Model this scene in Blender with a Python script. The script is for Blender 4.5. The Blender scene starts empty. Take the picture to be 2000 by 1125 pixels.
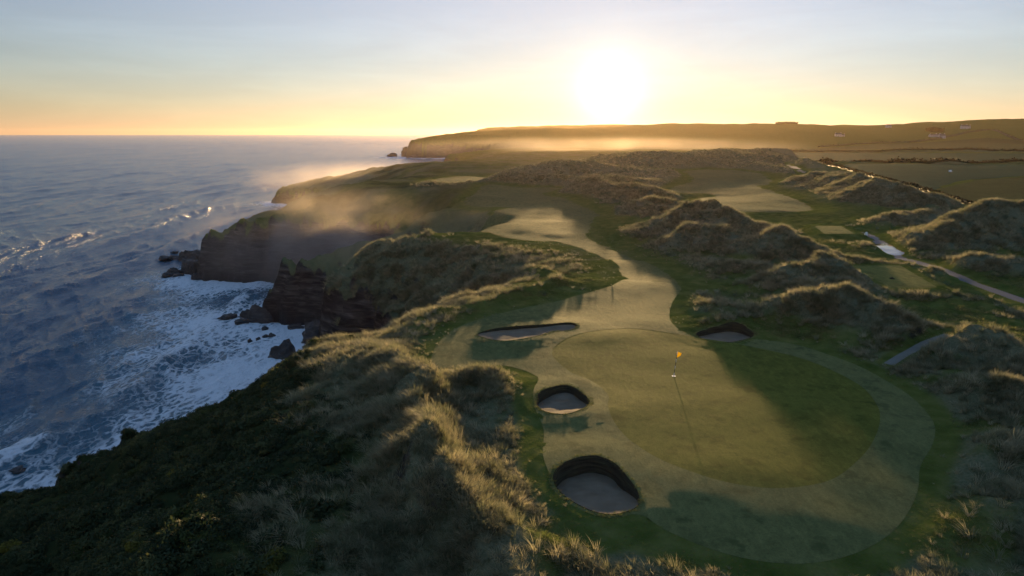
import bpy, math, random
import numpy as np
from mathutils import Vector, Matrix
from mathutils.geometry import delaunay_2d_cdt

random.seed(7); rng = np.random.default_rng(7)
SC = bpy.context.scene
COL = SC.collection

# ------------------------------------------------------------------ settings
AUREOLE = [(6, 1.5, (1,.76,.56)), (60, .25, (1,.68,.34)), (400, 1.3, (1,.85,.55)), (1500, 4.0, (1,.95,.8))]
SKY_SAT = .74
SKY_TINT = (1.38, 1.16, 1.19)
SKY_DENS = (1.0, .015, 3.3)
SUN_E = 5.0
SUN_C = (1.0, .65, .28)
EXPOSURE = 1.08
SEA_BUMP = 1.0
GRID = (860, 1100)
SEA_GRID = (1000, 640)
GRASS = 1.0
MISTS = 1
HAZE = .000018
HAZE_COL = (1.0, .74, .52, 1)
HAZE_G = .72

ZENITH_FILL = (.45, 1.0, 1.8)
MIST_LIST = [
 ('grey mist filling the cove below the big headland', (-58,207,16), (46,26,22), .1, .026, .06, .34, .68),
 ('glowing mist rising along the near fin of rock', (-36,172,24), (42,14,13), .12, .012, .08, .38, .66),
 ('thin golden mist over the outer headland', (-110,500,18), (95,120,14), .4, .0055, .025, .36, .65),
 ('bright mist on the low ground before the far headland', (150,1150,22), (420,280,26), 0, .0019, .008, .3, .65)]

# ------------------------------------------------------------------ camera
cam_d = bpy.data.cameras.new('camera'); cam = bpy.data.objects.new('camera', cam_d); COL.objects.link(cam)
cam.location = (0, 0, 50); cam.rotation_euler = (math.radians(90 - 12.7), 0, 0)
cam_d.sensor_width = 36; cam_d.lens = 24.318; cam_d.clip_start = 0.5; cam_d.clip_end = 60000
SC.camera = cam

# ------------------------------------------------------------------ sky and sun
SUN_EL, SUN_AZ = math.radians(3.2), math.radians(7.8)        # azimuth from +Y towards +X
SUN_DIR = Vector((math.sin(SUN_AZ)*math.cos(SUN_EL), math.cos(SUN_AZ)*math.cos(SUN_EL), math.sin(SUN_EL)))
world = bpy.data.worlds.new('World'); SC.world = world; world.use_nodes = True
wn, wl = world.node_tree.nodes, world.node_tree.links
bg = wn['Background']
sky = wn.new('ShaderNodeTexSky'); sky.sky_type = 'NISHITA'; sky.sun_disc = False
sky.sun_elevation = SUN_EL; sky.sun_rotation = SUN_AZ
sky.altitude = 0; sky.air_density, sky.dust_density, sky.ozone_density = SKY_DENS
bg.inputs['Strength'].default_value = 0.085
geo = wn.new('ShaderNodeTexCoord')
# the sun's own disc and aureole in the sky
dot = wn.new('ShaderNodeVectorMath'); dot.operation = 'DOT_PRODUCT'
nrm = wn.new('ShaderNodeVectorMath'); nrm.operation = 'NORMALIZE'
wl.new(geo.outputs['Generated'], nrm.inputs[0]); wl.new(nrm.outputs[0], dot.inputs[0])
dot.inputs[1].default_value = SUN_DIR
mx = wn.new('ShaderNodeMath'); mx.operation = 'MAXIMUM'; mx.inputs[1].default_value = 0.0
wl.new(dot.outputs['Value'], mx.inputs[0])
hsv = wn.new('ShaderNodeHueSaturation'); hsv.inputs['Saturation'].default_value = SKY_SAT; wl.new(sky.outputs[0], hsv.inputs['Color'])
tint = wn.new('ShaderNodeVectorMath'); tint.operation = 'MULTIPLY'; tint.inputs[1].default_value = SKY_TINT; wl.new(hsv.outputs[0], tint.inputs[0])
cmap = wn.new('ShaderNodeMapping'); cmap.inputs['Scale'].default_value = (1.3, 1.3, 9.0); cmap.inputs['Rotation'].default_value = (.12, -.1, 0); wl.new(geo.outputs['Generated'], cmap.inputs[0])
cno = wn.new('ShaderNodeTexNoise'); cno.inputs['Scale'].default_value = 2.2; cno.inputs['Detail'].default_value = 6; cno.inputs['Roughness'].default_value = .6; cno.inputs['Distortion'].default_value = .4
wl.new(cmap.outputs[0], cno.inputs['Vector'])
crm = wn.new('ShaderNodeMapRange'); crm.inputs[1].default_value = .42; crm.inputs[2].default_value = .75; crm.inputs[3].default_value = 1.0; crm.inputs[4].default_value = 1.16; wl.new(cno.outputs['Fac'], crm.inputs[0])
cmu = wn.new('ShaderNodeVectorMath'); cmu.operation = 'SCALE'; wl.new(tint.outputs[0], cmu.inputs[0]); wl.new(crm.outputs[0], cmu.inputs['Scale'])
# blue fill added over the sky model, growing with height, for sea and shadows
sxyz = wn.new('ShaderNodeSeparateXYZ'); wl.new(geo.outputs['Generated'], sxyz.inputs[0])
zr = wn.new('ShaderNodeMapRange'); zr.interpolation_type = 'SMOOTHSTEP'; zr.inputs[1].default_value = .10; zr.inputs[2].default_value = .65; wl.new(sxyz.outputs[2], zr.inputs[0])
zc_ = wn.new('ShaderNodeVectorMath'); zc_.operation = 'SCALE'; zc_.inputs[0].default_value = ZENITH_FILL; wl.new(zr.outputs[0], zc_.inputs['Scale'])
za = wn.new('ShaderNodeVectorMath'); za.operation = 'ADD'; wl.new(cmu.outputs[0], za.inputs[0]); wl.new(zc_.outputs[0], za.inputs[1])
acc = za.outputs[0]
for power, amp, colr in AUREOLE:
    pw = wn.new('ShaderNodeMath'); pw.operation = 'POWER'; pw.inputs[1].default_value = power
    wl.new(mx.outputs[0], pw.inputs[0])
    sc_ = wn.new('ShaderNodeVectorMath'); sc_.operation = 'SCALE'; sc_.inputs[0].default_value = [c*amp for c in colr]
    wl.new(pw.outputs[0], sc_.inputs['Scale'])
    ad = wn.new('ShaderNodeVectorMath'); ad.operation = 'ADD'
    wl.new(acc, ad.inputs[0]); wl.new(sc_.outputs[0], ad.inputs[1]); acc = ad.outputs[0]
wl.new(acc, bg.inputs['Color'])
sun_d = bpy.data.lights.new('sun', 'SUN'); sun_d.energy = SUN_E; sun_d.angle = math.radians(0.9); sun_d.color = SUN_C
sun = bpy.data.objects.new('sun', sun_d); COL.objects.link(sun)
sun.rotation_euler = SUN_DIR.to_track_quat('Z', 'Y').to_euler(); sun.location = (0, 0, 200)
vs = SC.view_settings
vs.view_transform = 'Standard'; vs.look = 'None'; vs.exposure = EXPOSURE; vs.gamma = 1.0; vs.use_curve_mapping = False
cy = SC.cycles
cy.use_denoising = True; cy.max_bounces = 6; cy.diffuse_bounces = 2; cy.glossy_bounces = 2; cy.transmission_bounces = 3
cy.transparent_max_bounces = 16; cy.volume_bounces = 0; cy.volume_step_rate = 1.5; cy.volume_max_steps = 96
cy.sample_clamp_indirect = 4.0

# ------------------------------------------------------------------ layout of the place, metres (x right, y inland ahead, sea level 0)
GREEN = [(3.7, 61.22), (5.3, 65.43), (8.39, 68.11), (12.25, 69.25), (16.21, 67.93), (20.25, 65.6), (24.07, 62.15), (27.04, 57.9), (28.22, 52.97), (27.44, 48.87), (25.83, 45.31), (23.52, 41.89), (21.23, 39.38), (19.08, 37.43), (16.96, 36.35), (14.9, 35.94), (12.98, 36.35), (11.21, 37.43), (9.23, 39.58), (7.92, 42.19), (7.19, 45.31), (7.14, 48.37), (7.5, 50.73), (6.74, 53.8), (4.86, 56.69)]
APRON = [(-6.8, 57.49), (-7.36, 61.22), (-7.04, 66.13), (-5.44, 70.81), (-2.3, 75.03), (3.04, 79.75), (8.36, 84.51), (12.82, 88.9), (15.95, 94.09), (19.53, 92.08), (22.26, 88.9), (19.33, 81.02), (17.45, 73.93), (17.35, 69.44), (18.87, 66.13), (21.3, 64.08), (24.36, 65.78), (27.24, 64.08), (28.82, 60.92), (30.49, 56.69), (30.94, 52.62), (30.7, 49.17), (29.46, 45.13), (27.54, 41.89), (25.09, 39.04), (23.13, 35.94), (20.86, 33.25), (18.64, 31.34), (16.25, 30.12), (13.77, 29.54), (11.65, 29.83), (9.69, 30.81), (7.97, 32.27), (6.87, 33.55), (4.97, 33.76), (2.9, 35.65), (2.29, 37.75), (1.95, 40.42), (2.18, 44.28), (1.7, 47.88), (1.7, 51.5), (2.15, 55.02), (0.0, 57.49), (-2.71, 58.04)]
FAIRWAY = [(-14.22, 202.79), (-7.83, 192.71), (-0.28, 190.01), (-5.26, 177.54), (-10.02, 158.7), (-8.51, 146.55), (-4.06, 136.08), (0.98, 130.72), (5.8, 129.44), (9.15, 128.81), (13.7, 117.89), (15.96, 105.99), (15.98, 94.26), (19.56, 92.24), (22.29, 89.05), (22.62, 99.89), (20.75, 110.46), (18.07, 120.59), (15.7, 131.37), (15.33, 138.92), (19.67, 160.6), (22.2, 176.38), (18.77, 195.49), (15.78, 213.96), (10.51, 230.22), (17.4, 249.08), (3.76, 256.07), (-9.67, 263.44), (-12.82, 232.17)]
FAIRWAY_FAR = [(89.24, 364.41), (110.88, 379.37), (122.03, 355.07), (107.84, 288.31), (92.39, 260.94), (89.09, 228.29), (81.34, 187.38), (72.68, 175.24), (61.39, 176.38), (54.69, 184.82), (58.0, 217.37), (65.33, 224.53), (65.49, 234.16), (54.39, 242.47), (66.35, 273.95), (78.47, 304.24)]
FAIRWAY_TIP = [(-34.91, 297.66), (-24.13, 329.67), (-9.22, 314.65), (-13.33, 279.53), (-21.69, 268.6)]
TEE_A = [(63.91, 146.15), (70.11, 146.15), (67.17, 134.05), (60.77, 134.05)]
TEE_B = [(50.08, 101.05), (57.84, 101.05), (54.35, 85.79), (47.84, 85.79)]
PATH = [(62.77, 77.47), (62.44, 81.95), (62.48, 87.53), (62.52, 92.21), (63.23, 98.5), (64.15, 106.52), (63.57, 111.01), (66.12, 119.55), (69.5, 130.09), (71.1, 138.17)]
PUDDLE = [(66.83, 126.38), (69.8, 126.99), (67.67, 120.1), (66.22, 114.88), (63.28, 113.89), (64.41, 119.02)]
FOOTPATH = [(32.98, 57.63), (37.02, 61.22), (40.81, 64.41), (44.0, 67.02)]
TRACK = [(226.38, 623.64), (181.25, 470.23), (159.57, 391.24), (127.91, 300.99)]
BUNKERS = [[(-3.51, 67.02), (-2.11, 68.68), (0.54, 69.63), (3.25, 70.41), (6.14, 71.42), (6.89, 70.02), (5.89, 68.3), (4.29, 67.93), (3.08, 66.48), (1.51, 65.09), (-0.74, 64.25), (-2.52, 65.26)], [(1.82, 49.07), (2.08, 50.95), (3.08, 52.4), (4.49, 53.09), (5.57, 51.39), (5.95, 49.37), (5.37, 47.88), (4.06, 46.65), (2.78, 46.84), (2.0, 47.78)], [(2.39, 37.43), (2.95, 38.98), (4.17, 39.93), (5.32, 40.14), (6.32, 39.24), (6.93, 37.25), (7.19, 35.65), (6.86, 34.28), (5.5, 33.61), (4.17, 34.02), (2.89, 35.48)], [(18.78, 67.93), (20.56, 69.44), (23.26, 70.41), (24.51, 68.49), (24.43, 67.02), (22.73, 65.43), (20.45, 64.58), (19.08, 65.95)]]
FENCE = [(273.61, 672.13), (200.33, 439.39), (170.93, 333.65), (151.85, 268.6), (138.35, 220.9), (129.98, 195.49), (122.79, 165.55), (117.48, 143.4)]
FIELDS = [[(198.63, 446.44), (250.76, 521.66), (261.11, 512.08), (278.17, 477.04), (347.71, 477.04), (399.87, 477.04), (250.92, 297.66), (235.76, 321.99), (200.64, 304.24), (161.01, 260.94), (144.97, 240.34), (154.83, 273.95), (177.26, 346.18)], [(159.51, 258.48), (198.49, 300.91), (233.08, 318.28), (248.28, 294.48), (119.7, 139.64), (125.04, 168.66), (132.78, 199.81), (140.27, 222.7), (144.61, 238.24)], [(375.78, 959.22), (449.02, 883.83), (482.94, 831.52), (513.04, 705.99), (561.87, 672.13), (428.97, 512.08), (379.93, 521.66), (303.95, 521.66), (299.22, 587.48), (241.47, 541.91), (287.3, 705.99)], [(502.88, 1156.21), (782.47, 1350.02), (1005.56, 1492.9), (814.09, 975.85), (605.14, 724.23), (570.11, 785.02), (538.43, 927.58), (504.24, 993.08), (414.43, 1048.58)]]
HEDGES = [[(217.75, 493.94), (257.47, 552.63), (281.61, 552.63), (288.75, 521.66), (287.94, 493.94), (329.72, 502.85), (366.35, 502.85), (403.11, 493.94)], [(385.38, 993.08), (438.9, 975.85), (471.13, 927.58), (513.16, 883.83), (527.77, 807.61), (540.07, 743.43), (560.58, 688.65)], [(513.37, 1180.43), (638.93, 1259.56), (821.67, 1417.88), (1056.72, 1621.53), (1122.98, 1649.96), (987.86, 1350.02), (903.48, 1132.96)], [(247.93, 587.48), (190.27, 407.21), (166.95, 325.79), (148.98, 263.44), (140.46, 234.16), (135.13, 215.65), (130.57, 199.81), (127.14, 184.82), (123.53, 166.57), (118.43, 147.35)]]
RIDGES = [([(-15.53, 65.01, 0.6), (-10.54, 56.63, 1.5), (-7.91, 52.15, 2.2), (-6.58, 45.15, 1.9), (-5.08, 36.98, 2.6)], 2.6), ([(-5.08, 36.98, 2.6), (-3.03, 32.51, 2.2), (-0.99, 30.09, 1.9), (0.23, 27.55, 1.4), (1.3, 25.76, 0.9)], 2.1), ([(-5.08, 36.92, 2.5), (-7.3, 37.8, 0.8), (-9.46, 37.62, -0.6)], 2.0), ([(-5.72, 52.18, 0.6), (-2.87, 52.55, 1.2), (0.4, 51.64, 1.1), (1.79, 50.75, 0.5)], 3.2), ([(0.0, 59.44, 0.1), (2.7, 57.84, 0.4), (5.42, 53.37, 0.6), (6.54, 52.18, 0.3)], 2.2), ([(25.25, 166.41, 1.5), (33.18, 172.93, 3.2), (40.24, 170.35, 3.2), (44.93, 168.66, 1.5)], 9), ([(26.6, 134.82, 1.5), (36.22, 143.92, 4), (41.87, 145.15, 4.4), (46.71, 140.05, 3.6), (50.24, 137.82, 1.5)], 7), ([(25.7, 118.58, 1.5), (31.59, 121.36, 3.8), (36.16, 118.54, 4), (41.02, 120.92, 2.5)], 6), ([(38.17, 112.11, 2), (42.81, 112.68, 4.2), (45.39, 108.5, 3.4), (48.07, 105.16, 2.4), (52.45, 104.94, 1.0)], 5), ([(23.59, 108.32, 0.8), (28.67, 100.35, 1.6), (35.31, 97.64, 1.2)], 6), ([(31.29, 85.94, 0.8), (35.42, 86.91, 2.6), (41.19, 90.54, 3.4), (42.91, 87.6, 3.0), (45.86, 87.81, 1.2)], 4.6), ([(32.86, 76.97, 1.0), (36.47, 80.07, 1.8), (39.54, 80.23, 2.2), (44.41, 83.59, 1.0)], 3), ([(25.58, 73.5, 0.7), (30.11, 74.54, 1.6), (32.33, 73.28, 2.6), (35.32, 71.46, 3.2), (37.55, 68.31, 2.6), (39.33, 65.74, 1.8), (42.62, 65.89, 0.6)], 4.2), ([(20.28, 80.68, 0.4), (24.05, 74.99, 0.9), (26.97, 73.43, 0.6)], 4), ([(40.81, 62.16, 0.8), (41.18, 60.1, 2.4), (41.87, 57.03, 2.2), (41.75, 53.76, 2.0), (40.58, 47.89, 1.6)], 4), ([(68.04, 121.3, 0.8), (74.26, 121.49, 2.6), (81.04, 124.16, 5), (89.02, 128.93, 7), (92.04, 125.68, 6.4), (102.53, 128.1, 5)], 8), ([(65.83, 115.54, 0.4), (73.75, 118.95, 1.8), (81.42, 121.23, 2.0), (96.12, 129.06, 2.0)], 6), ([(61.78, 99.96, 0.6), (65.8, 100.69, 2.0), (69.17, 100.16, 2.4), (73.0, 97.08, 2.2), (74.63, 89.9, 2)], 5), ([(57.9, 95.9, 0.8), (60.61, 94.58, 1.5), (61.78, 92.34, 0.8)], 2.5), ([(76.93, 152.36, 0.8), (85.62, 152.01, 2.2), (99.73, 160.45, 2.4), (109.33, 164.03, 1.4)], 7), ([(106.04, 267.9, 2), (120.31, 269.76, 5), (110.67, 222.09, 5.4), (105.75, 191.79, 4.6), (116.02, 194.39, 2.4)], 10), ([(91.97, 194.68, 0.8), (104.29, 202.51, 3), (116.22, 207.94, 3)], 7), ([(109.53, 187.67, 0.8), (113.92, 186.25, 3), (122.15, 190.42, 2.2)], 6), ([(111.98, 305.89, 1), (109.86, 267.73, 2.4), (111.71, 245.28, 1.2)], 8), ([(-25.53, 267.9, 2), (-12.31, 280.46, 4), (2.14, 293.65, 6), (18.24, 312.99, 8), (34.19, 312.99, 8), (49.36, 307.57, 6), (67.42, 318.12, 3)], 18), ([(0.0, 267.9, 2), (15.09, 257.59, 4), (27.82, 237.3, 4.4), (42.94, 244.08, 3.6), (63.93, 281.42, 1.5)], 14), ([(16.64, 226.29, 1.5), (29.11, 220.25, 3.6), (38.82, 203.05, 3.4), (48.56, 206.0, 1.5)], 10), ([(25.6, 192.65, 1), (35.44, 200.43, 2), (44.49, 201.12, 1.2)], 8), ([(66.69, 470.49, 6), (74.26, 408.88, 9), (100.99, 408.88, 9), (144.48, 498.08, 10.5), (194.63, 597.16, 12), (250.47, 665.38, 12.5), (317.39, 742.51, 9)], 26), ([(95.91, 398.65, 3), (133.38, 436.88, 7), (157.86, 434.54, 8), (179.92, 433.53, 4)], 18), ([(107.47, 377.55, 2), (127.19, 363.48, 4.5), (130.77, 331.54, 3)], 12), ([(-15.54, 67.38, 0.7), (-11.96, 70.93, 0.7), (-8.83, 77.2, 0.7), (-4.24, 79.45, 0.7), (0.0, 83.48, 0.7), (3.28, 86.39, 0.7), (6.15, 92.48, 0.7), (4.22, 101.86, 0.7), (-3.26, 108.42, 0.7), (-10.23, 113.77, 0.7)], 1.3), ([(-10.92, 113.77, 0.7), (-14.53, 125.49, 0.8), (-16.44, 136.2, 0.8), (-15.22, 146.22, 0.7), (-12.35, 158.48, 0.5)], 1.5), ([(26.6, 38.93, 0.4), (28.33, 39.29, 0.9), (31.83, 39.79, 1.0)], 3), ([(22.83, 32.75, 0.3), (25.05, 32.99, 0.9), (27.39, 33.25, 0.9)], 3), ([(33.42, 51.01, 0.4), (35.62, 50.57, 1.2), (37.44, 47.64, 1.3)], 4)]
ROCKS = [(-128.87, 271.57, 9.25, 4.22, 1), (-139.58, 273.84, 5.27, 1.22, 0), (-136.77, 276.15, 4.5, 1.43, 0), (-144.41, 290.83, 3.01, 0.54, 0), (-115.8, 244.09, 8.67, 4.34, 1), (-122.81, 239.58, 3.55, 1.24, 0), (-122.44, 244.09, 4.34, 1.99, 0), (-118.46, 239.58, 3.19, 1.06, 0), (-110.02, 236.09, 3.84, 1.75, 0), (-107.56, 237.82, 4.58, 2.11, 0), (-67.79, 179.56, 5.85, 3.72, 1), (-72.38, 183.75, 4.08, 2.18, 1), (-73.19, 178.54, 2.38, 1.19, 0), (-78.42, 181.63, 4.84, 1.75, 0), (-72.17, 178.03, 2.9, 1.32, 0), (-64.45, 162.72, 0.96, 0.6, 0), (-62.62, 163.58, 1.09, 0.61, 0), (-62.05, 166.65, 1.48, 0.37, 0), (-60.38, 166.65, 1.6, 0.74, 0), (-64.74, 173.6, 1.54, 0.51, 0), (-57.03, 174.56, 3.62, 0.65, 0), (-52.19, 150.43, 5.79, 5.12, 1), (-48.51, 161.87, 5.27, 4.07, 1), (-75.15, 95.8, 2.41, 0.5, 0), (-77.37, 101.05, 2.99, 0.67, 0), (-216.94, 1468.7, 21.74, 16.31, 1), (-255.39, 1500.21, 19.99, 5.55, 0), (-192.87, 1409.45, 31.3, 5.22, 0)]
HOLE = (13.64, 55.27)
SPOTS = [(69.12, 134.02), (225.1, 359.68), (51.16, 91.13)]
# waterline: x, y, cliff height, slope above the cliff, cliff width
COAST = [(-68,-80,10,.40,6),(-68,0,10,.40,6),(-66,30,11,.40,6),(-62,60,11,.40,6),(-57,80,10,.40,6),(-48,95,10,.42,6),(-40,105,10,.48,5),(-33,110,11,.62,4),
 (-22,106,13,.74,4),(-24,111,19,.74,3),(-35,124,21,.8,3),(-41,134,19,.8,3),(-40,145,18,.8,3),(-33,152,16,.9,4),(-22,159,17,.85,4),
 (-20,166,17,.85,4),(-40,174,14,.7,4),(-60,179,14,.5,3),(-68,183,12,.45,3),(-66,189,14,.5,3),(-52,195,14,.7,4),(-37,200,17,.85,4),(-33,208,17,.85,4),
 (-44,221,20,.6,4),(-62,226,20,.45,4),(-76,229,20,.42,4),(-92,232,18,.40,4),(-107,235,15,.38,3),(-113,243,14,.38,3),(-110,258,13,.36,5),
 (-105,285,14,.4,6),(-98,315,14,.4,6),(-92,350,14,.4,6),(-100,400,14,.3,6),(-132,455,12,.25,6),(-160,490,11,.2,6),(-171,506,10,.2,6),
 (-168,530,12,.2,6),(-150,570,12,.2,8),(-130,620,14,.2,8),(-100,700,14,.2,8),(-75,800,14,.2,8),(-60,900,14,.2,8),(-70,1020,14,.2,10),
 (-112,1130,14,.12,10),(-112,1165,14,.12,10),(-60,1250,14,.2,12),(-40,1330,15,.2,12),(-60,1390,26,.2,14),(-130,1398,32,.2,10),
 (-195,1407,33,.2,8),(-218,1450,33,.2,8),(-205,1700,30,.3,16),(-225,2200,30,.3,16),(-225,3200,30,.3,16),(4000,3200,30,.3,16),(4000,-80,30,.3,16)]

# ------------------------------------------------------------------ numeric helpers
def hash2(ix, iy, s):
    n = (ix.astype(np.int64)*374761393 + iy.astype(np.int64)*668265263 + s*974634757) & 0xffffffff
    n = ((n ^ (n >> 13))*1274126177) & 0xffffffff
    return (n ^ (n >> 16)) & 0xffff
ANG = np.arange(65536)*(2*np.pi/65536); COS, SIN = np.cos(ANG).astype(np.float32), np.sin(ANG).astype(np.float32)
def perlin(x, y, s=0):
    x0, y0 = np.floor(x), np.floor(y); fx, fy = (x-x0).astype(np.float32), (y-y0).astype(np.float32)
    ux, uy = fx*fx*fx*(fx*(fx*6-15)+10), fy*fy*fy*(fy*(fy*6-15)+10)
    def g(dx, dy):
        h = hash2(x0+dx, y0+dy, s); return COS[h]*(fx-dx) + SIN[h]*(fy-dy)
    a, b, c, d = g(0,0), g(1,0), g(0,1), g(1,1)
    t = a+(b-a)*ux
    return (t + (c+(d-c)*ux - t)*uy)*1.5
def fbm(x, y, octv=3, s=0, gain=.5):
    r = 0; a = 1.0
    for i in range(octv):
        r = r + a*perlin(x*2**i+i*17.3, y*2**i-i*9.1, s+i); a *= gain
    return r
def sstep(a, b, x):
    t = np.clip((x-a)/(b-a), 0, 1); return t*t*(3-2*t)
def smin(a, b, k):
    h = np.clip(.5+.5*(b-a)/k, 0, 1); return b+(a-b)*h - k*h*(1-h)
def catmull(pts, n=5, closed=True):
    P = [np.array(p, float) for p in pts]; out = []; N = len(P)
    for i in range(N if closed else N-1):
        if closed: p0,p1,p2,p3 = P[i-1],P[i],P[(i+1)%N],P[(i+2)%N]
        else: p0,p1,p2,p3 = P[max(i-1,0)],P[i],P[i+1],P[min(i+2,N-1)]
        for k in range(n):
            t = k/n
            out.append(.5*((2*p1)+(-p0+p2)*t+(2*p0-5*p1+4*p2-p3)*t*t+(-p0+3*p1-3*p2+p3)*t**3))
    if not closed: out.append(P[-1])
    return np.array(out)
def seg_dist(px, py, pts, closed=False, attrs=None):
    """distance from points to a polyline, with attributes interpolated at the nearest place"""
    best = np.full(px.shape, 1e12); res = [np.zeros(px.shape) for _ in (attrs or [])]
    N = len(pts)
    for i in range(N if closed else N-1):
        j = (i+1) % N
        ax, ay = pts[i][0], pts[i][1]; bx, by = pts[j][0]-ax, pts[j][1]-ay
        L2 = bx*bx+by*by+1e-12
        t = np.clip(((px-ax)*bx+(py-ay)*by)/L2, 0, 1)
        d = (px-ax-t*bx)**2+(py-ay-t*by)**2
        m = d < best
        best = np.where(m, d, best)
        for k, A in enumerate(attrs or []):
            res[k] = np.where(m, A[i]+(A[j]-A[i])*t, res[k])
    return (np.sqrt(best), *res)
def inside(px, py, pts):
    r = np.zeros(px.shape, bool); N = len(pts)
    for i in range(N):
        x1, y1 = pts[i][0], pts[i][1]; x2, y2 = pts[(i+1)%N][0], pts[(i+1)%N][1]
        if y1 == y2: continue
        r ^= ((y1 > py) != (y2 > py)) & (px < (x2-x1)*(py-y1)/(y2-y1)+x1)
    return r
def sdf(px, py, pts, pad=1e9):
    """signed distance, positive inside; -pad where farther out than pad"""
    pts = np.asarray(pts); out = np.full(px.shape, -pad)
    m = (px > pts[:,0].min()-pad)&(px < pts[:,0].max()+pad)&(py > pts[:,1].min()-pad)&(py < pts[:,1].max()+pad)
    if m.any():
        x, y = px[m], py[m]
        d = seg_dist(x, y, pts, True)[0]
        out[m] = np.where(inside(x, y, pts), d, -np.minimum(d, pad))
    return out
def ribbon(line, half, n=5):
    c = catmull(line, n, False); t = np.gradient(c, axis=0); t /= np.linalg.norm(t, axis=1)[:,None]+1e-9
    nn = np.stack([-t[:,1], t[:,0]], 1)
    return np.concatenate([c+nn*half, (c-nn*half)[::-1]])

GREEN_P = catmull(GREEN); APRON_P = catmull(APRON, 4); FAIR_P = catmull(FAIRWAY, 4); FAIR2_P = catmull(FAIRWAY_FAR, 4); FAIR3_P = catmull(FAIRWAY_TIP, 4)
BUNK_P = [catmull(b, 5) for b in BUNKERS]
PATH_P = ribbon(PATH, 1.1); FOOT_P = ribbon(FOOTPATH, .42); TRACK_P = ribbon(TRACK, 2.2)
TEE_A_P, TEE_B_P = np.array(TEE_A), np.array(TEE_B)
FIELD_P = [np.array(f) for f in FIELDS]
CX_, CY_ = [c[0] for c in COAST], [c[1] for c in COAST]
CATTR = [np.array([c[k] for c in COAST], float) for k in (2,3,4)]
COAST_XY = [(c[0], c[1]) for c in COAST]

def coast_sd(x, y):
    """signed distance to the waterline and the cliff's shape, blended smoothly from the nearby stretches"""
    best = np.full(x.shape, 1e12); W = np.zeros(x.shape); acc_ = [np.zeros(x.shape) for _ in CATTR]; N = len(COAST_XY)
    for i in range(N):
        j = (i+1) % N; ax, ay = COAST_XY[i]; bx, by = COAST_XY[j][0]-ax, COAST_XY[j][1]-ay; L2 = bx*bx+by*by
        t = np.clip(((x-ax)*bx+(y-ay)*by)/L2, 0, 1); d = (x-ax-t*bx)**2+(y-ay-t*by)**2
        best = np.minimum(best, d); w_ = min(math.sqrt(L2), 60)/(d+6)**2.2; W += w_
        for k, A_ in enumerate(CATTR): acc_[k] += w_*(A_[i]+(A_[j]-A_[i])*t)
    d = np.sqrt(best); hc, sl, wd = [a/W for a in acc_]
    return np.where(inside(x, y, COAST_XY), d, -d), hc, sl, wd

def mown_infl(x, y):
    """1 on mown turf, paths and fields, fading to 0 some metres away"""
    r = np.zeros(x.shape)
    for P, f in ((GREEN_P,5),(APRON_P,3.5),(FAIR_P,7),(FAIR2_P,9),(FAIR3_P,9),(TEE_A_P,3),(TEE_B_P,2.5),(PATH_P,2.5),(FOOT_P,1.5),(TRACK_P,5)):
        r = np.maximum(r, 1-sstep(0, f, -sdf(x, y, P, f+1)))
    return r
def field_infl(x, y):
    r = np.zeros(x.shape)
    for P in FIELD_P: r = np.maximum(r, 1-sstep(0, 12, -sdf(x, y, P, 13)))
    return r
def ridge_height(x, y):
    tot = np.zeros(x.shape)
    for pts, wd in RIDGES:
        xs = [p[0] for p in pts]; ys = [p[1] for p in pts]; R = wd*3.2
        m = (x > min(xs)-R)&(x < max(xs)+R)&(y > min(ys)-R)&(y < max(ys)+R)
        if not m.any(): continue
        xx, yy = x[m], y[m]
        wob = wd*.35
        xw = xx + perlin(xx/(wd*1.6), yy/(wd*1.6), 31)*wob; yw = yy + perlin(xx/(wd*1.6)+9, yy/(wd*1.6), 37)*wob
        d, h = seg_dist(xw, yw, pts, False, [np.array([p[2] for p in pts])])
        q = d/wd
        prof = np.exp(-1.15*q**1.5)
        tot[m] += np.sign(h)*np.abs(h*prof)**3
    return np.cbrt(tot)

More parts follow.
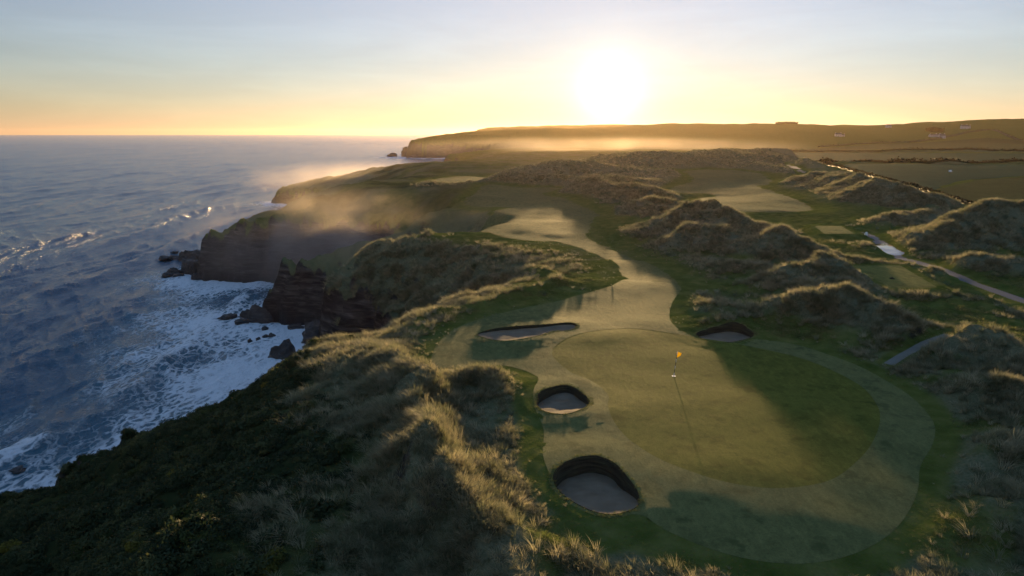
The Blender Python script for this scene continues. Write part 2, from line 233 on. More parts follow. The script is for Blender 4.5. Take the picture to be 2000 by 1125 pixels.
def height(x, y, want=False):
    """ground height of the place at x, y"""
    sd, hc, sl, wd = coast_sd(x, y)
    far = sstep(300, 700, y)
    wob = fbm(x/26, y/26, 3, 3)*2.6 + fbm(x/6.5, y/6.5, 3, 5)*.9 + far*fbm(x/80, y/80, 3, 7)*8
    s2 = sd + wob*sstep(-30, 2, sd)
    clf = np.where(s2 < 0, s2*1.2, np.where(s2 < wd, hc*np.clip(s2/wd, 0, 1)**.7, hc+sl*(s2-wd)))
    clf = np.maximum(clf, -7)
    # plateau and far hills
    base = np.full(x.shape, 30.0)
    leftness = 1-sstep(250, 420, x-.18*y)
    base -= 7*leftness*sstep(380, 700, y)*(1-sstep(1300, 1700, y))
    px = x/np.maximum(y, 1)
    top = np.interp(px, [-.2,-.12,-.05,.0,.14,.25,.36,.42,.48,.6,.75,1.0], [40,44,48,52,64,68,72,69,62,76,82,80])
    top = top + fbm(x/260, y/260, 4, 11)*6
    r1 = 1460+500*sstep(-.04, .14, px); base = base + (top-base)*sstep(0, 1, (y-1330)/(r1-1330))
    mown = mown_infl(x, y); fld = field_infl(x, y)
    dune = ridge_height(x, y)*(1.15-.24*sstep(190, 300, y))
    # gentle undulation everywhere, hummocks only in the rough
    und = fbm(x/24, y/24, 2, 21)*.40 + fbm(x/9, y/9, 2, 23)*.11 - .0019*np.maximum(48-y, 0)**2
    und = np.where(y > 110, und*1.0 + fbm(x/45, y/45, 2, 25)*.6, und)
    und = und*(1-fld*.6)
    rough = np.clip(1-mown-fld, 0, 1)*sstep(4, 14, sd)*(1-sstep(900, 1300, y))
    dn = np.clip(dune/2.5, 0, 1)
    hum = (np.abs(fbm(x/6.5, y/6.5, 3, 41))*.9-.18)*(.25+.9*dn) + fbm(x/2.4, y/2.4, 2, 43)*.16
    hum = hum*np.where(y > 180, 1.3, 1.0)
    wild = rough*sstep(230, 420, y)*np.abs(fbm(x/34, y/34, 3, 47))*1.6
    dune = np.where(dune > 0, dune*(1-.85*mown)*(1-fld), dune)
    z = base + und + dune + hum*rough + wild
    # tee platforms
    for P, h in ((TEE_A_P,.6),(TEE_B_P,.7)):
        s = sdf(x, y, P, 4); z = z + (30+h-z)*sstep(-2.0, -.4, s)
    # bunker surrounds: raised back lip
    for P in BUNK_P:
        s = sdf(x, y, P, 5); c = P.mean(0); hy = P[:,1].max()-P[:,1].min()
        z = z + .10*sstep(-3.0, -.2, s)*sstep(-.3, .6, (y-c[1])/hy) + .12*sstep(-1.6, -.1, s)*sstep(.1, -.5, (y-c[1])/hy)
    clf = clf + fbm(x/11, y/11, 3, 51)*1.3*sstep(2, 10, s2) + hum*.8*sstep(6, 14, s2)
    steepn = sstep(0, 3, s2)*(1-sstep(0, 8, s2-wd))
    clf = clf + (fbm(x/3.2, y/3.2, 3, 53)*1.6 + np.abs(fbm(x/9, y/9, 3, 57))*3.0-.8)*steepn
    zz = smin(z, clf, 3.0)
    zz = np.maximum(zz, -7)
    if want: return zz, dict(sd=s2, mown=mown, fld=fld, dune=dune, rough=rough, wd=wd)
    return zz

# ------------------------------------------------------------------ mesh helpers
def tag(o, label=None, cat=None, group=None, kind=None):
    if label: o['label'] = label
    if cat: o['category'] = cat
    if group: o['group'] = group
    if kind: o['kind'] = kind
    return o
def link(o, parent=None):
    COL.objects.link(o)
    if parent is not None: o.parent = parent
    return o
def mesh_np(name, verts, faces, mat, parent=None, smooth=True):
    """faces: (n,3) or (n,4) int array"""
    me = bpy.data.meshes.new(name); verts = np.asarray(verts, np.float32); faces = np.asarray(faces, np.int32)
    me.vertices.add(len(verts)); me.vertices.foreach_set('co', verts.ravel())
    k = faces.shape[1]; me.loops.add(faces.size); me.loops.foreach_set('vertex_index', faces.ravel())
    me.polygons.add(len(faces)); me.polygons.foreach_set('loop_start', np.arange(0, faces.size, k, dtype=np.int32))
    me.polygons.foreach_set('loop_total', np.full(len(faces), k, np.int32))
    me.update(calc_edges=True)
    me.polygons.foreach_set('use_smooth', np.full(len(faces), smooth))
    if mat: me.materials.append(mat)
    return link(bpy.data.objects.new(name, me), parent)
def mesh_py(name, verts, faces, mat, parent=None, smooth=False):
    me = bpy.data.meshes.new(name); me.from_pydata([tuple(v) for v in verts], [], faces); me.update()
    if smooth:
        for p in me.polygons: p.use_smooth = True
    if mat: me.materials.append(mat)
    return link(bpy.data.objects.new(name, me), parent)
def fattr(o, name, vals):
    a = o.data.attributes.new(name, 'FLOAT', 'POINT'); a.data.foreach_set('value', np.asarray(vals, np.float32))
def empty(name, loc=(0,0,0), rz=0):
    o = bpy.data.objects.new(name, None); o.location = loc; o.rotation_euler = (0,0,rz); o.empty_display_size = .3
    return link(o)

# ------------------------------------------------------------------ materials
class NT:
    def __init__(s, name):
        s.m = bpy.data.materials.new(name); s.m.use_nodes = True; s.t = s.m.node_tree; s.n = s.t.nodes; s.l = s.t.links
        s.b = s.n['Principled BSDF']; s.out = s.n['Material Output']
        s.pos = s.n.new('ShaderNodeNewGeometry').outputs['Position']
    def link(s, a, b): s.l.new(a, b)
    def noise(s, scale, detail=4, rough=.55, vec=None, dist=0, stretch=None):
        n = s.n.new('ShaderNodeTexNoise'); n.inputs['Scale'].default_value = scale; n.inputs['Detail'].default_value = detail
        n.inputs['Roughness'].default_value = rough; n.inputs['Distortion'].default_value = dist
        v = vec or s.pos
        if stretch:
            mp = s.n.new('ShaderNodeMapping'); mp.inputs['Scale'].default_value = stretch; s.link(v, mp.inputs[0]); v = mp.outputs[0]
        s.link(v, n.inputs['Vector']); return n.outputs['Fac']
    def ramp(s, fac, stops):
        r = s.n.new('ShaderNodeValToRGB'); e = r.color_ramp.elements
        while len(e) < len(stops): e.new(.5)
        for k, (p, c) in enumerate(stops):
            e[k].position = p; e[k].color = (*c, 1) if len(c) == 3 else c
        s.link(fac, r.inputs[0]); return r.outputs[0]
    def fr(s, fac, a, b):
        r = s.n.new('ShaderNodeMapRange'); r.inputs[1].default_value = a; r.inputs[2].default_value = b; r.clamp = True
        r.interpolation_type = 'SMOOTHSTEP'; s.link(fac, r.inputs[0]); return r.outputs[0]
    def mix(s, fac, a, b, mode='MIX'):
        n = s.n.new('ShaderNodeMix'); n.data_type = 'RGBA'; n.blend_type = mode
        for v, i in ((fac, 0), (a, 6), (b, 7)):
            if hasattr(v, 'default_value'): s.link(v, n.inputs[i])
            else: n.inputs[i].default_value = v if i == 0 else ((*v, 1) if len(v) == 3 else v)
        return n.outputs[2]
    def math(s, op, a, b=0.0):
        n = s.n.new('ShaderNodeMath'); n.operation = op
        for v, i in ((a, 0), (b, 1)):
            if hasattr(v, 'default_value'): s.link(v, n.inputs[i])
            else: n.inputs[i].default_value = v
        return n.outputs[0]
    def attr(s, name):
        a = s.n.new('ShaderNodeAttribute'); a.attribute_name = name; return a.outputs['Fac']
    def bump(s, h, strength=.5, dist=.1, normal=None):
        b = s.n.new('ShaderNodeBump'); b.inputs['Strength'].default_value = strength; b.inputs['Distance'].default_value = dist
        s.link(h, b.inputs['Height'])
        if normal: s.link(normal, b.inputs['Normal'])
        s.link(b.outputs[0], s.b.inputs['Normal']); return b.outputs[0]
    def set(s, **k):
        for a, v in k.items():
            i = s.b.inputs[a.replace('_', ' ')]
            if hasattr(v, 'default_value'): s.link(v, i)
            else: i.default_value = (*v, 1) if isinstance(v, tuple) and len(v) == 3 else v
        return s.m

def plain(name, c, r=.7, **k):
    t = NT(name); n = t.noise(6, 3); t.set(Base_Color=t.mix(n, tuple(x*.8 for x in c), tuple(min(1, x*1.15) for x in c)), Roughness=r, **k); return t.m

def mat_ground():
    t = NT('coastal ground')
    big = t.noise(.05, 5); mid = t.noise(.5, 5, .6); fine = t.noise(6, 4, .65)
    grass = t.ramp(mid, [(.3,(.048,.070,.014)),(.5,(.085,.105,.024)),(.7,(.135,.140,.044))])
    straw = t.ramp(fine, [(.3,(.070,.080,.042)),(.55,(.145,.145,.085)),(.75,(.25,.23,.15))])
    g = t.mix(t.fr(t.attr('straw'), .0, 1.0), grass, straw)
    g = t.mix(t.math('MULTIPLY', t.fr(fine, .45, .75), .5), g, (.09,.085,.04))
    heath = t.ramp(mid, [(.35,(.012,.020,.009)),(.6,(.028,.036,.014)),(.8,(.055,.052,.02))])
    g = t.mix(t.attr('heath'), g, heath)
    # rock on the steep faces
    nz = t.n.new('ShaderNodeSeparateXYZ'); gm = t.n.new('ShaderNodeNewGeometry'); t.link(gm.outputs['Normal'], nz.inputs[0])
    strat = t.noise(.35, 6, .65, stretch=(.5,.5,3.2), dist=.6)
    rock = t.ramp(strat, [(.3,(.020,.018,.017)),(.5,(.055,.048,.043)),(.62,(.10,.088,.078)),(.75,(.19,.175,.16))])
    steep = t.fr(t.math('ADD', nz.outputs[2], t.math('MULTIPLY', t.math('SUBTRACT', mid, .5), .35)), .66, .5)
    low = t.n.new('ShaderNodeSeparateXYZ'); t.link(t.pos, low.inputs[0])
    wet = t.fr(t.math('ADD', low.outputs[2], t.math('MULTIPLY', big, 4)), 6.5, 2.5)
    steep = t.math('MAXIMUM', steep, t.fr(t.math('ADD', low.outputs[2], t.math('MULTIPLY', big, 6)), 9, 5))
    rock = t.mix(wet, rock, (.016,.015,.015))
    c = t.mix(steep, g, rock)
    hb = t.math('ADD', t.math('MULTIPLY', fine, .35), t.math('MULTIPLY', mid, .9))
    hb = t.math('ADD', hb, t.math('MULTIPLY', t.math('MULTIPLY', strat, steep), 5.0))
    t.bump(hb, .8, .5)
    return t.set(Base_Color=c, Roughness=t.math('SUBTRACT', .95, t.math('MULTIPLY', wet, .5)), Specular_IOR_Level=t.math('MULTIPLY', wet, .3))

def mat_turf(name, dark, light, bumps=.02, spec=.02):
    t = NT(name)
    n1 = t.noise(.12, 5, .6); n2 = t.noise(2.2, 4, .6, stretch=(1.0,.45,1)); n3 = t.noise(28, 3, .6)
    n0 = t.noise(.035, 3, .5)
    c = t.ramp(t.math('ADD', t.math('MULTIPLY', n1, .6), t.math('MULTIPLY', n0, .4)), [(.36, tuple(x*.85 for x in dark)), (.64, tuple(x*1.1 for x in light))])
    c = t.mix(t.fr(n2, .35, .75), c, tuple(x*1.2 for x in light))
    c = t.mix(t.fr(t.noise(.6, 5, .65), .5, .68), c, tuple(x*.8 for x in dark))
    c = t.mix(t.math('MULTIPLY', t.fr(t.noise(7, 5, .75), .4, .65), .4), c, tuple(x*.6 for x in dark))
    c = t.mix(t.math('MULTIPLY', t.fr(n3, .35, .7), .35), c, tuple(x*.55 for x in dark))
    t.bump(t.math('ADD', t.math('MULTIPLY', n2, 2.0), n3), .7, bumps)
    return t.set(Base_Color=c, Roughness=.85, Specular_IOR_Level=spec)

def mat_blades(name, stops, trans=.45):
    t = NT(name)
    n = t.noise(.35, 4, .6); f = t.noise(3, 3)
    oi = t.n.new('ShaderNodeObjectInfo')
    v = t.math('ADD', t.math('MULTIPLY', n, .6), t.math('MULTIPLY', oi.outputs['Random'], .4))
    c = t.ramp(v, stops)
    tr = t.n.new('ShaderNodeBsdfTranslucent'); t.link(c, tr.inputs[0])
    t.set(Base_Color=c, Roughness=.6, Specular_IOR_Level=.08)
    ms = t.n.new('ShaderNodeMixShader'); ms.inputs[0].default_value = trans
    t.link(t.b.outputs[0], ms.inputs[1]); t.link(tr.outputs[0], ms.inputs[2]); t.link(ms.outputs[0], t.out.inputs[0])
    return t.m

def mat_rock(name, k=1.0):
    t = NT(name)
    a = t.noise(.6, 6, .65, stretch=(.7,.7,2.4), dist=.5); b = t.noise(4, 4, .6)
    c = t.ramp(a, [(.3,(.016*k,.015*k,.015*k)),(.55,(.045*k,.040*k,.037*k)),(.75,(.11*k,.10*k,.09*k))])
    t.bump(t.math('ADD', a, t.math('MULTIPLY', b, .3)), 1.0, .5)
    return t.set(Base_Color=c, Roughness=.6, Specular_IOR_Level=.4)

def mat_sea():
    t = NT('sea water')
    sh = t.attr('foam')
    n1 = t.noise(.2, 6, .68, stretch=(1.6,.45,1), dist=1.2); n2 = t.noise(.9, 8, .74, stretch=(1.4,.6,1), dist=2.0)
    lace = t.n.new('ShaderNodeTexVoronoi'); lace.feature = 'DISTANCE_TO_EDGE'; lace.inputs['Scale'].default_value = .45
    mp = t.n.new('ShaderNodeMapping'); mp.inputs['Scale'].default_value = (1.2,.7,1); t.link(t.pos, mp.inputs[0])
    nv = t.n.new('ShaderNodeTexNoise'); nv.inputs['Scale'].default_value = .35; nv.inputs['Detail'].default_value = 5; t.link(mp.outputs[0], nv.inputs['Vector'])
    av = t.n.new('ShaderNodeVectorMath'); av.operation = 'MULTIPLY_ADD'; av.inputs[1].default_value = (5,5,5)
    t.link(nv.outputs['Color'], av.inputs[0]); t.link(mp.outputs[0], av.inputs[2]); t.link(av.outputs[0], lace.inputs['Vector'])
    edge = t.fr(lace.outputs['Distance'], .28, .0)
    k = t.math('ADD', t.math('MULTIPLY', n1, .55), t.math('MULTIPLY', n2, .45))
    k = t.math('ADD', k, t.math('MULTIPLY', edge, .2))
    thr = t.math('SUBTRACT', .90, t.math('MULTIPLY', sh, .52))
    f = t.fr(t.math('SUBTRACT', k, thr), -.03, .22)
    t.foam = f
    deep = t.mix(t.fr(t.attr('foam'), .0, .7), (.030,.098,.158), (.038,.135,.19))
    c = t.mix(f, deep, (.72,.76,.80))
    w1 = t.noise(1.1, 8, .62, stretch=(1.2,.8,1), dist=.2); w2 = t.noise(.28, 4, .55, stretch=(1.5,.45,1), dist=.2)
    rid = t.math('SUBTRACT', 1.0, t.math('ABSOLUTE', t.math('MULTIPLY', t.math('SUBTRACT', w2, .5), 3.5)))
    hb = t.math('ADD', t.math('MULTIPLY', w1, 1.2), t.math('MULTIPLY', rid, .25))
    hb = t.math('ADD', hb, t.math('MULTIPLY', f, .25))
    t.bump(hb, 1.0, SEA_BUMP)
    return t.set(Base_Color=c, Roughness=t.math('ADD', .2, t.math('MULTIPLY', f, .5)), IOR=1.33, Specular_IOR_Level=.5)

M = {}
M['ground'] = mat_ground()
M['green'] = mat_turf('putting green turf', (.080,.090,.016), (.125,.128,.024), bumps=.03)
M['apron'] = mat_turf('apron turf', (.090,.106,.038), (.146,.150,.056), bumps=.05)
M['fairway'] = mat_turf('fairway turf', (.080,.094,.036), (.132,.140,.056), bumps=.05, spec=.009)
M['tee'] = mat_turf('tee turf', (.10,.108,.026), (.155,.155,.042), bumps=.02)
M['field'] = mat_turf('pasture', (.015,.048,.024), (.029,.070,.040), bumps=.05, spec=.004)
M['field2'] = mat_turf('rough pasture', (.042,.052,.018), (.07,.075,.028), bumps=.08, spec=.004)
M['sea'] = mat_sea()
M['rock'] = mat_rock('sea rock'); M['stack'] = mat_rock('stack rock', 1.3)
def mat_sand():
    t = NT('bunker sand'); a = t.noise(.8, 4); b = t.noise(14, 4, .6)
    c = t.ramp(a, [(.3,(.115,.090,.060)),(.7,(.172,.137,.095))]); t.bump(t.math('ADD', b, t.math('MULTIPLY', a, 2)), .6, .03)
    return t.set(Base_Color=c, Roughness=.95, Specular_IOR_Level=.1)
M['sand'] = mat_sand()
def mat_sod():
    t = NT('stacked sod'); a = t.noise(1.2, 5, .6, stretch=(.6,.6,9)); b = t.noise(12, 3)
    c = t.ramp(a, [(.3,(.024,.019,.012)),(.55,(.055,.044,.027)),(.75,(.085,.085,.034))]); t.bump(t.math('ADD', a, t.math('MULTIPLY', b, .4)), .9, .06)
    return t.set(Base_Color=c, Roughness=.95, Specular_IOR_Level=.1)
M['sod'] = mat_sod()
def mat_tar(name, c0, c1, r):
    t = NT(name); a = t.noise(.7, 4); b = t.noise(22, 3, .7)
    t.bump(b, .5, .02); return t.set(Base_Color=t.mix(t.math('ADD', t.math('MULTIPLY', a, .6), t.math('MULTIPLY', b, .4)), c0, c1), Roughness=r)
M['tar'] = mat_tar('worn asphalt', (.016,.017,.021), (.036,.037,.044), .6)
M['earth'] = mat_tar('trodden path', (.085,.085,.07), (.17,.165,.14), .9)
M['trackm'] = mat_tar('sandy track', (.15,.12,.09), (.27,.22,.17), .95)
M['marram'] = mat_blades('marram blades', [(.22,(.095,.118,.060)),(.5,(.23,.225,.130)),(.78,(.44,.385,.245))], .55)
M['short'] = mat_blades('rough grass blades', [(.25,(.065,.090,.026)),(.5,(.13,.15,.050)),(.8,(.26,.235,.11))], .5)
M['scrub'] = mat_blades('heath scrub leaves', [(.25,(.022,.036,.017)),(.55,(.048,.066,.028)),(.85,(.12,.118,.04))], .35)
M['gorse'] = mat_blades('gorse leaves', [(.3,(.028,.044,.014)),(.6,(.070,.085,.022)),(.85,(.26,.21,.03))], .4)
M['bark'] = plain('bark', (.05,.04,.03), .9)
M['hedge'] = mat_blades('hedge leaves', [(.3,(.014,.020,.009)),(.6,(.028,.034,.015)),(.85,(.045,.046,.02))], .15)

# ------------------------------------------------------------------ the ground
NX, NY = GRID
yv = 7.0*np.exp(np.linspace(0, math.log(2900/7.0), NY)); uv = np.linspace(-1, 1, NX)
def lod_grid(yv, uv, a, b):
    Y = np.repeat(yv[:,None], len(uv), 1); X = uv[None,:]*(a*Y+b); return X, Y
def grid_faces(ny, nx, keep):
    i = np.arange((ny-1)*(nx-1)); r, c = i//(nx-1), i % (nx-1); v = r*nx+c
    F = np.stack([v, v+1, v+1+nx, v+nx], 1)
    return F[keep]
def compact(V, F):
    used = np.zeros(len(V), bool); used[F.ravel()] = True; idx = np.cumsum(used)-1
    return V[used], idx[F], used
X, Y = lod_grid(yv, uv, .86, 12)
Z, info = height(X.ravel(), Y.ravel(), True); Z = Z.astype(np.float64)
xf, yf = X.ravel(), Y.ravel()
cell = .0045*yf
drop = np.zeros(Z.shape)
for P in (GREEN_P, APRON_P, FAIR_P, FAIR2_P, FAIR3_P, TEE_A_P, TEE_B_P, PATH_P, FOOT_P, TRACK_P, *FIELD_P):
    s = sdf(xf, yf, P, 40.0)
    drop = np.maximum(drop, (.10+.0022*yf)*sstep(.35, 1.6, s/np.maximum(cell*2.2, .3)))
bs = np.full(Z.shape, -9.0)
for P in BUNK_P: bs = np.maximum(bs, sdf(xf, yf, P, 2.0))
drop = np.maximum(drop, 3.0*sstep(-.08, .12, bs))
Zg = Z - drop
V = np.stack([xf, yf, Zg], 1)
zq = Zg.reshape(NY, NX); mxq = np.maximum(np.maximum(zq[:-1,:-1], zq[1:,:-1]), np.maximum(zq[:-1,1:], zq[1:,1:])).ravel()
F = grid_faces(NY, NX, mxq > -2.5)
Vc, Fc, used = compact(V, F)
ground = mesh_np('ground', Vc, Fc, M['ground'])
tag(ground, 'grassy cliff-top links land with dunes and dark rocky cliffs', kind='structure')
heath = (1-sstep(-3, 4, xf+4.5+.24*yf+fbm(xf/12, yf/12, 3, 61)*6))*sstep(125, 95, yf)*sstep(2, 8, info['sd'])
straw = np.clip(sstep(.3, 1.5, info['dune']), 0, 1)
strawf = straw*(1-heath)
strawf = np.maximum(strawf, .5*info['rough']*sstep(.0, .5, fbm(xf/16, yf/16, 3, 65))*sstep(150, 100, yf)*np.where((yf > 66)&(xf < 20), 0, 1))
below = sstep(30.2, 29.0, Z+fbm(xf/5, yf/5, 2, 67)*.4)
seaward = np.maximum(below*sstep(60, 30, info['sd']), sstep(4, -2, xf)*sstep(74, 62, yf)*(1-info['mown']))*(1-heath)*sstep(240, 160, yf)
strawf = np.maximum(strawf, seaward*.8)
strawf = np.maximum(strawf, .8*sstep(.85, .3, info['mown'])*sstep(66, 56, yf)*(1-heath)*sstep(-.45, .1, fbm(xf/5, yf/5, 2, 69))*(info['sd'] > 3))
farr = info['rough']*sstep(150, 230, yf)*(1-sstep(900, 1300, yf))
strawf = np.maximum(strawf, farr*(.35+.4*sstep(-.3, .4, fbm(xf/22, yf/22, 3, 73))))
heath = np.maximum(heath, farr*.6*sstep(.05, -.15, xf/np.maximum(yf, 1))*sstep(-.2, .4, fbm(xf/30, yf/30, 3, 75)))
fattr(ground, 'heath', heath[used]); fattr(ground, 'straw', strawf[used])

# ------------------------------------------------------------------ sheets of mown turf, paths and fields
def sheet(name, P, mat, label, spacing, lift=.02, holes=()):
    edge = max(1.0, np.asarray(P)[:,1].mean()/60); e0 = .008 if edge < 1.3 else -.004*edge
    P = np.asarray(P); pts = [Vector(p) for p in P]; faces = [list(range(len(P)))]; edges = []
    for H in holes:
        k = len(pts); pts += [Vector(p) for p in H]; n = len(H); edges += [(k+i, k+(i+1) % n) for i in range(n)]
    gx, gy = np.meshgrid(np.arange(P[:,0].min(), P[:,0].max(), spacing), np.arange(P[:,1].min(), P[:,1].max(), spacing*1.3))
    gx, gy = gx.ravel(), gy.ravel()
    gx = gx + rng.uniform(-.2, .2, gx.shape)*spacing; gy = gy + rng.uniform(-.2, .2, gy.shape)*spacing
    ds = sdf(gx, gy, P, 5); m = ds > spacing*.4
    pts += [Vector(p) for p in zip(gx[m], gy[m])]
    nb = np.roll(P, -1, 0)-np.roll(P, 1, 0); nb = np.stack([-nb[:,1], nb[:,0]], 1)/(np.linalg.norm(nb, axis=1)[:,None]+1e-9)
    for sg in (-1, 1):
        q = P+nb*sg*.55*edge; dq = sdf(q[:,0], q[:,1], P, 5); pts += [Vector(p) for p in q[dq > .35*edge]]
    vo, eo, fo, *_ = delaunay_2d_cdt(pts, edges, faces, 1, 1e-5)
    v = np.array([tuple(p) for p in vo]); f = np.array([q for q in fo if len(q) == 3])
    c = v[f].mean(1)
    ok = np.ones(len(f), bool)
    for H in holes: ok &= ~inside(c[:,0], c[:,1], H)
    f = f[ok]
    z = height(v[:,0], v[:,1]) + e0 + (lift-e0)*sstep(.02, .5, sdf(v[:,0], v[:,1], P, 5)/edge)
    vv, ff, _ = compact(np.column_stack([v, z]), f)
    a = vv[ff]; nz = np.cross(a[:,1]-a[:,0], a[:,2]-a[:,0])[:,2]; ff[nz < 0] = ff[nz < 0][:, ::-1]
    o = mesh_np(name, vv, ff, mat); tag(o, label, kind='structure'); return o
sheet('apron', APRON_P, M['apron'], 'closely mown apron curving round the putting green', .55, .02, [GREEN_P, *BUNK_P])
sheet('putting_green', GREEN_P, M['green'], 'smooth oval putting green with a yellow flag', .5, .024)
sheet('fairway', FAIR_P, M['fairway'], 'dewy fairway winding from the green towards the sun', 1.3, .03)
sheet('fairway', FAIR2_P, M['fairway'], 'sunlit far fairway striped with shadow right of the dunes', 2.0, .05)
sheet('fairway', FAIR3_P, M['fairway'], 'small mown strip on the misty headland', 3.0, .06)
sheet('cart_path', PATH_P, M['tar'], 'grey asphalt cart path curving past the tees', .8, .03)
sheet('footpath', FOOT_P, M['earth'], 'narrow worn footpath between dunes and the green', .6, .03)
sheet('track', TRACK_P, M['trackm'], 'pale sandy track over the far dunes', 3, .08)
for P, m, lb in zip(FIELD_P, ('field','field2','field','field2'),
        ('pale green pasture beyond the dark boundary hedge', 'olive rough pasture at the right edge', 'green field between the two long hedges', 'farthest narrow field below the hills')):
    sheet('field', P, M[m], lb, max(6, .03*P[:,1].mean()), .1)
for P, lb in ((TEE_A_P, 'small sunlit rectangular tee beside the puddle on the path'), (TEE_B_P, 'larger rectangular tee platform behind the near dune')):
    sheet('tee_box', P, M['tee'], lb, .7, .03)
sheet('puddle', catmull(PUDDLE, 4), NT('standing water').set(Base_Color=(.02,.022,.025), Roughness=.03, IOR=1.33), 'bright puddle reflecting the sky on the cart path', .5, .045)

# ------------------------------------------------------------------ the sea
SY, SX = SEA_GRID
ys = 55*np.exp(np.linspace(0, math.log(12500/55), SY)); t01 = np.linspace(0, 1, SX)
Ys = np.repeat(ys[:,None], SX, 1); Xs = -(.92*Ys+45) + t01[None,:]*((.92*Ys+45) + (.02*Ys-8 + .88*Ys*sstep(2500, 5000, Ys)))
sx, sy = Xs.ravel(), Ys.ravel()
ssd = np.full(sx.shape, -400.0); near = sy < 2600
ssd[near] = np.maximum(coast_sd(sx[near], sy[near])[0], -400)
keepsea = ssd < 16
cellx = np.repeat(((.94*ys+40)/SX)[:,None], SX, 1).ravel(); celly = np.repeat((ys*math.log(12500/55)/SY)[:,None], SX, 1).ravel()
wx = sx + fbm(sx/120, sy/160, 2, 71)*12; wy = sy
def wave(lam, ang, amp, seed, sharp=1.0, el=6):
    c, s = math.cos(ang), math.sin(ang)
    ph = (wx*c+wy*s)/lam*2*math.pi + fbm(sx/(lam*2.6), sy/(lam*el), 2, seed)*2.2
    v = (np.exp(sharp*np.sin(ph))-np.exp(-sharp))/(np.exp(sharp)-np.exp(-sharp))
    env = np.clip(.6+fbm(sx/(lam*1.7)+seed, sy/(lam*el), 2, seed+5)*1.0, .05, 1.5)
    fade = np.clip(lam/(3.0*(np.abs(c)*cellx+np.abs(s)*celly))-1, 0, 1)
    return v*amp*env*fade, v
w0, v0 = wave(33, .1, 1.5, 101, 2.0)
zs = (w0*(.55+.45*sstep(160, 60, np.maximum(-ssd, 0))) + wave(15.5, .2, .62, 111, 2.4)[0] + wave(10.5, -.12, .5, 121, 2.4)[0] + wave(12.5, .75, .3, 191, 1.8)[0]
      + wave(6.6, .5, .5, 131, 2.2, 2.5)[0] + wave(4.9, -.4, .42, 141, 2.2, 2.5)[0] + wave(3.4, .3, .26, 151, 1.8, 2.5)[0] + wave(2.4, -.6, .12, 157, 1.6, 2.5)[0])
dist = np.maximum(-ssd, 0)
zs = (zs-.9)*(.45+.55*sstep(2, 40, dist))
wdt = np.interp(sy, [0,60,120,190,215,260,330,480,560,1200,1420,1600,2600], [84,84,72,58,36,24,30,30,28,45,90,60,45])
foam = 1-sstep(0, 1, dist/wdt)*1.0
foam = foam**.8 + .45*np.clip(fbm(sx/22, sy/40, 3, 161), -.5, 1)*sstep(1.3, .4, dist/wdt)
brk = sstep(.55, .95, v0)*sstep(60, 34, dist)*sstep(235, 205, sy)*sstep(.1, .6, fbm(sx/24, sy/36, 3, 171)+.05)*sstep(270, 200, sy)
foam = np.maximum(foam, brk*.9)
zs = zs + brk*.3
q = keepsea.reshape(SY, SX); kf = (q[:-1,:-1]|q[1:,:-1]|q[:-1,1:]|q[1:,1:]).ravel()
Vs, Fs, us = compact(np.stack([sx, sy, zs], 1), grid_faces(SY, SX, kf))
sea = mesh_np('sea', Vs, Fs, M['sea']); fattr(sea, 'foam', np.clip(foam, 0, 1.2)[us])
tag(sea, 'choppy blue sea with swell and white surf along the cliffs', kind='structure')

# ------------------------------------------------------------------ bunkers
def bunker(P, label, depth):
    c = P.mean(0); n = len(P); rz = height(P[:,0], P[:,1]) + .035
    root = empty('bunker', (c[0], c[1], 0)); tag(root, label, 'bunker', 'sand bunkers round the green')
    y0, y1 = P[:,1].min(), P[:,1].max(); back = np.clip((P[:,1]-y0)/(y1-y0), 0, 1)
    fz = rz[back < .2].mean()
    dirn = c-P; dirn /= np.linalg.norm(dirn, axis=1)[:,None]
    floor_z = np.minimum(rz-.05, fz-.07-depth*sstep(.0, .75, back)); tall = rz-floor_z
    def ring(off, z): p = P+dirn*np.reshape(off, (-1,1)); return [(x-c[0], y-c[1], q) for x, y, q in zip(p[:,0], p[:,1], z)]
    def strips(rings):
        V = sum(rings, []); F = [(r*n+i, r*n+(i+1)%n, (r+1)*n+(i+1)%n, (r+1)*n+i) for r in range(len(rings)-1) for i in range(n)]; return V, F
    o3 = P-dirn*.3
    mesh_py('turf_lip', *strips([ring(-np.full(n,.30), height(o3[:,0], o3[:,1])-.004), ring(-np.full(n,.12), rz-.028), ring(np.full(n,.02), rz-.03), ring(np.full(n,.05), rz-.07)]), M['apron'], root, True)
    rows = 9
    mesh_py('sod_wall', *strips([ring(.04+.16*tall*(r/rows)+.02*(r % 2), rz+(floor_z-.1-rz)*(r/rows)) for r in range(rows+1)]), M['sod'], root)
    K = 12; fl = P+dirn*(.02+.14*tall)[:,None]; R = []; zc = floor_z.mean()-.04
    for k in range(K):
        f = 1-k/K; p = c+(fl-c)*f; zz = zc+(floor_z-zc)*f**1.5 + fbm(p[:,0]/1.3, p[:,1]/1.3, 2, 9)*.06
        R.append([(x-c[0], y-c[1], q) for x, y, q in zip(p[:,0], p[:,1], zz)])
    V, F = strips(R); V.append((0, 0, zc)); F += [((K-1)*n+i, (K-1)*n+(i+1)%n, K*n) for i in range(n)]
    mesh_py('sand', V, F, M['sand'], root, True)
for P, lb, dp in zip(BUNK_P, ('long kidney-shaped bunker at the far left of the green', 'round bunker in the mound left of the green',
        'largest bunker, nearest the camera, with a dark back wall', 'shadowed bunker at the right edge of the approach'), (.3,.8,.85,.45)):
    bunker(P, lb, dp)

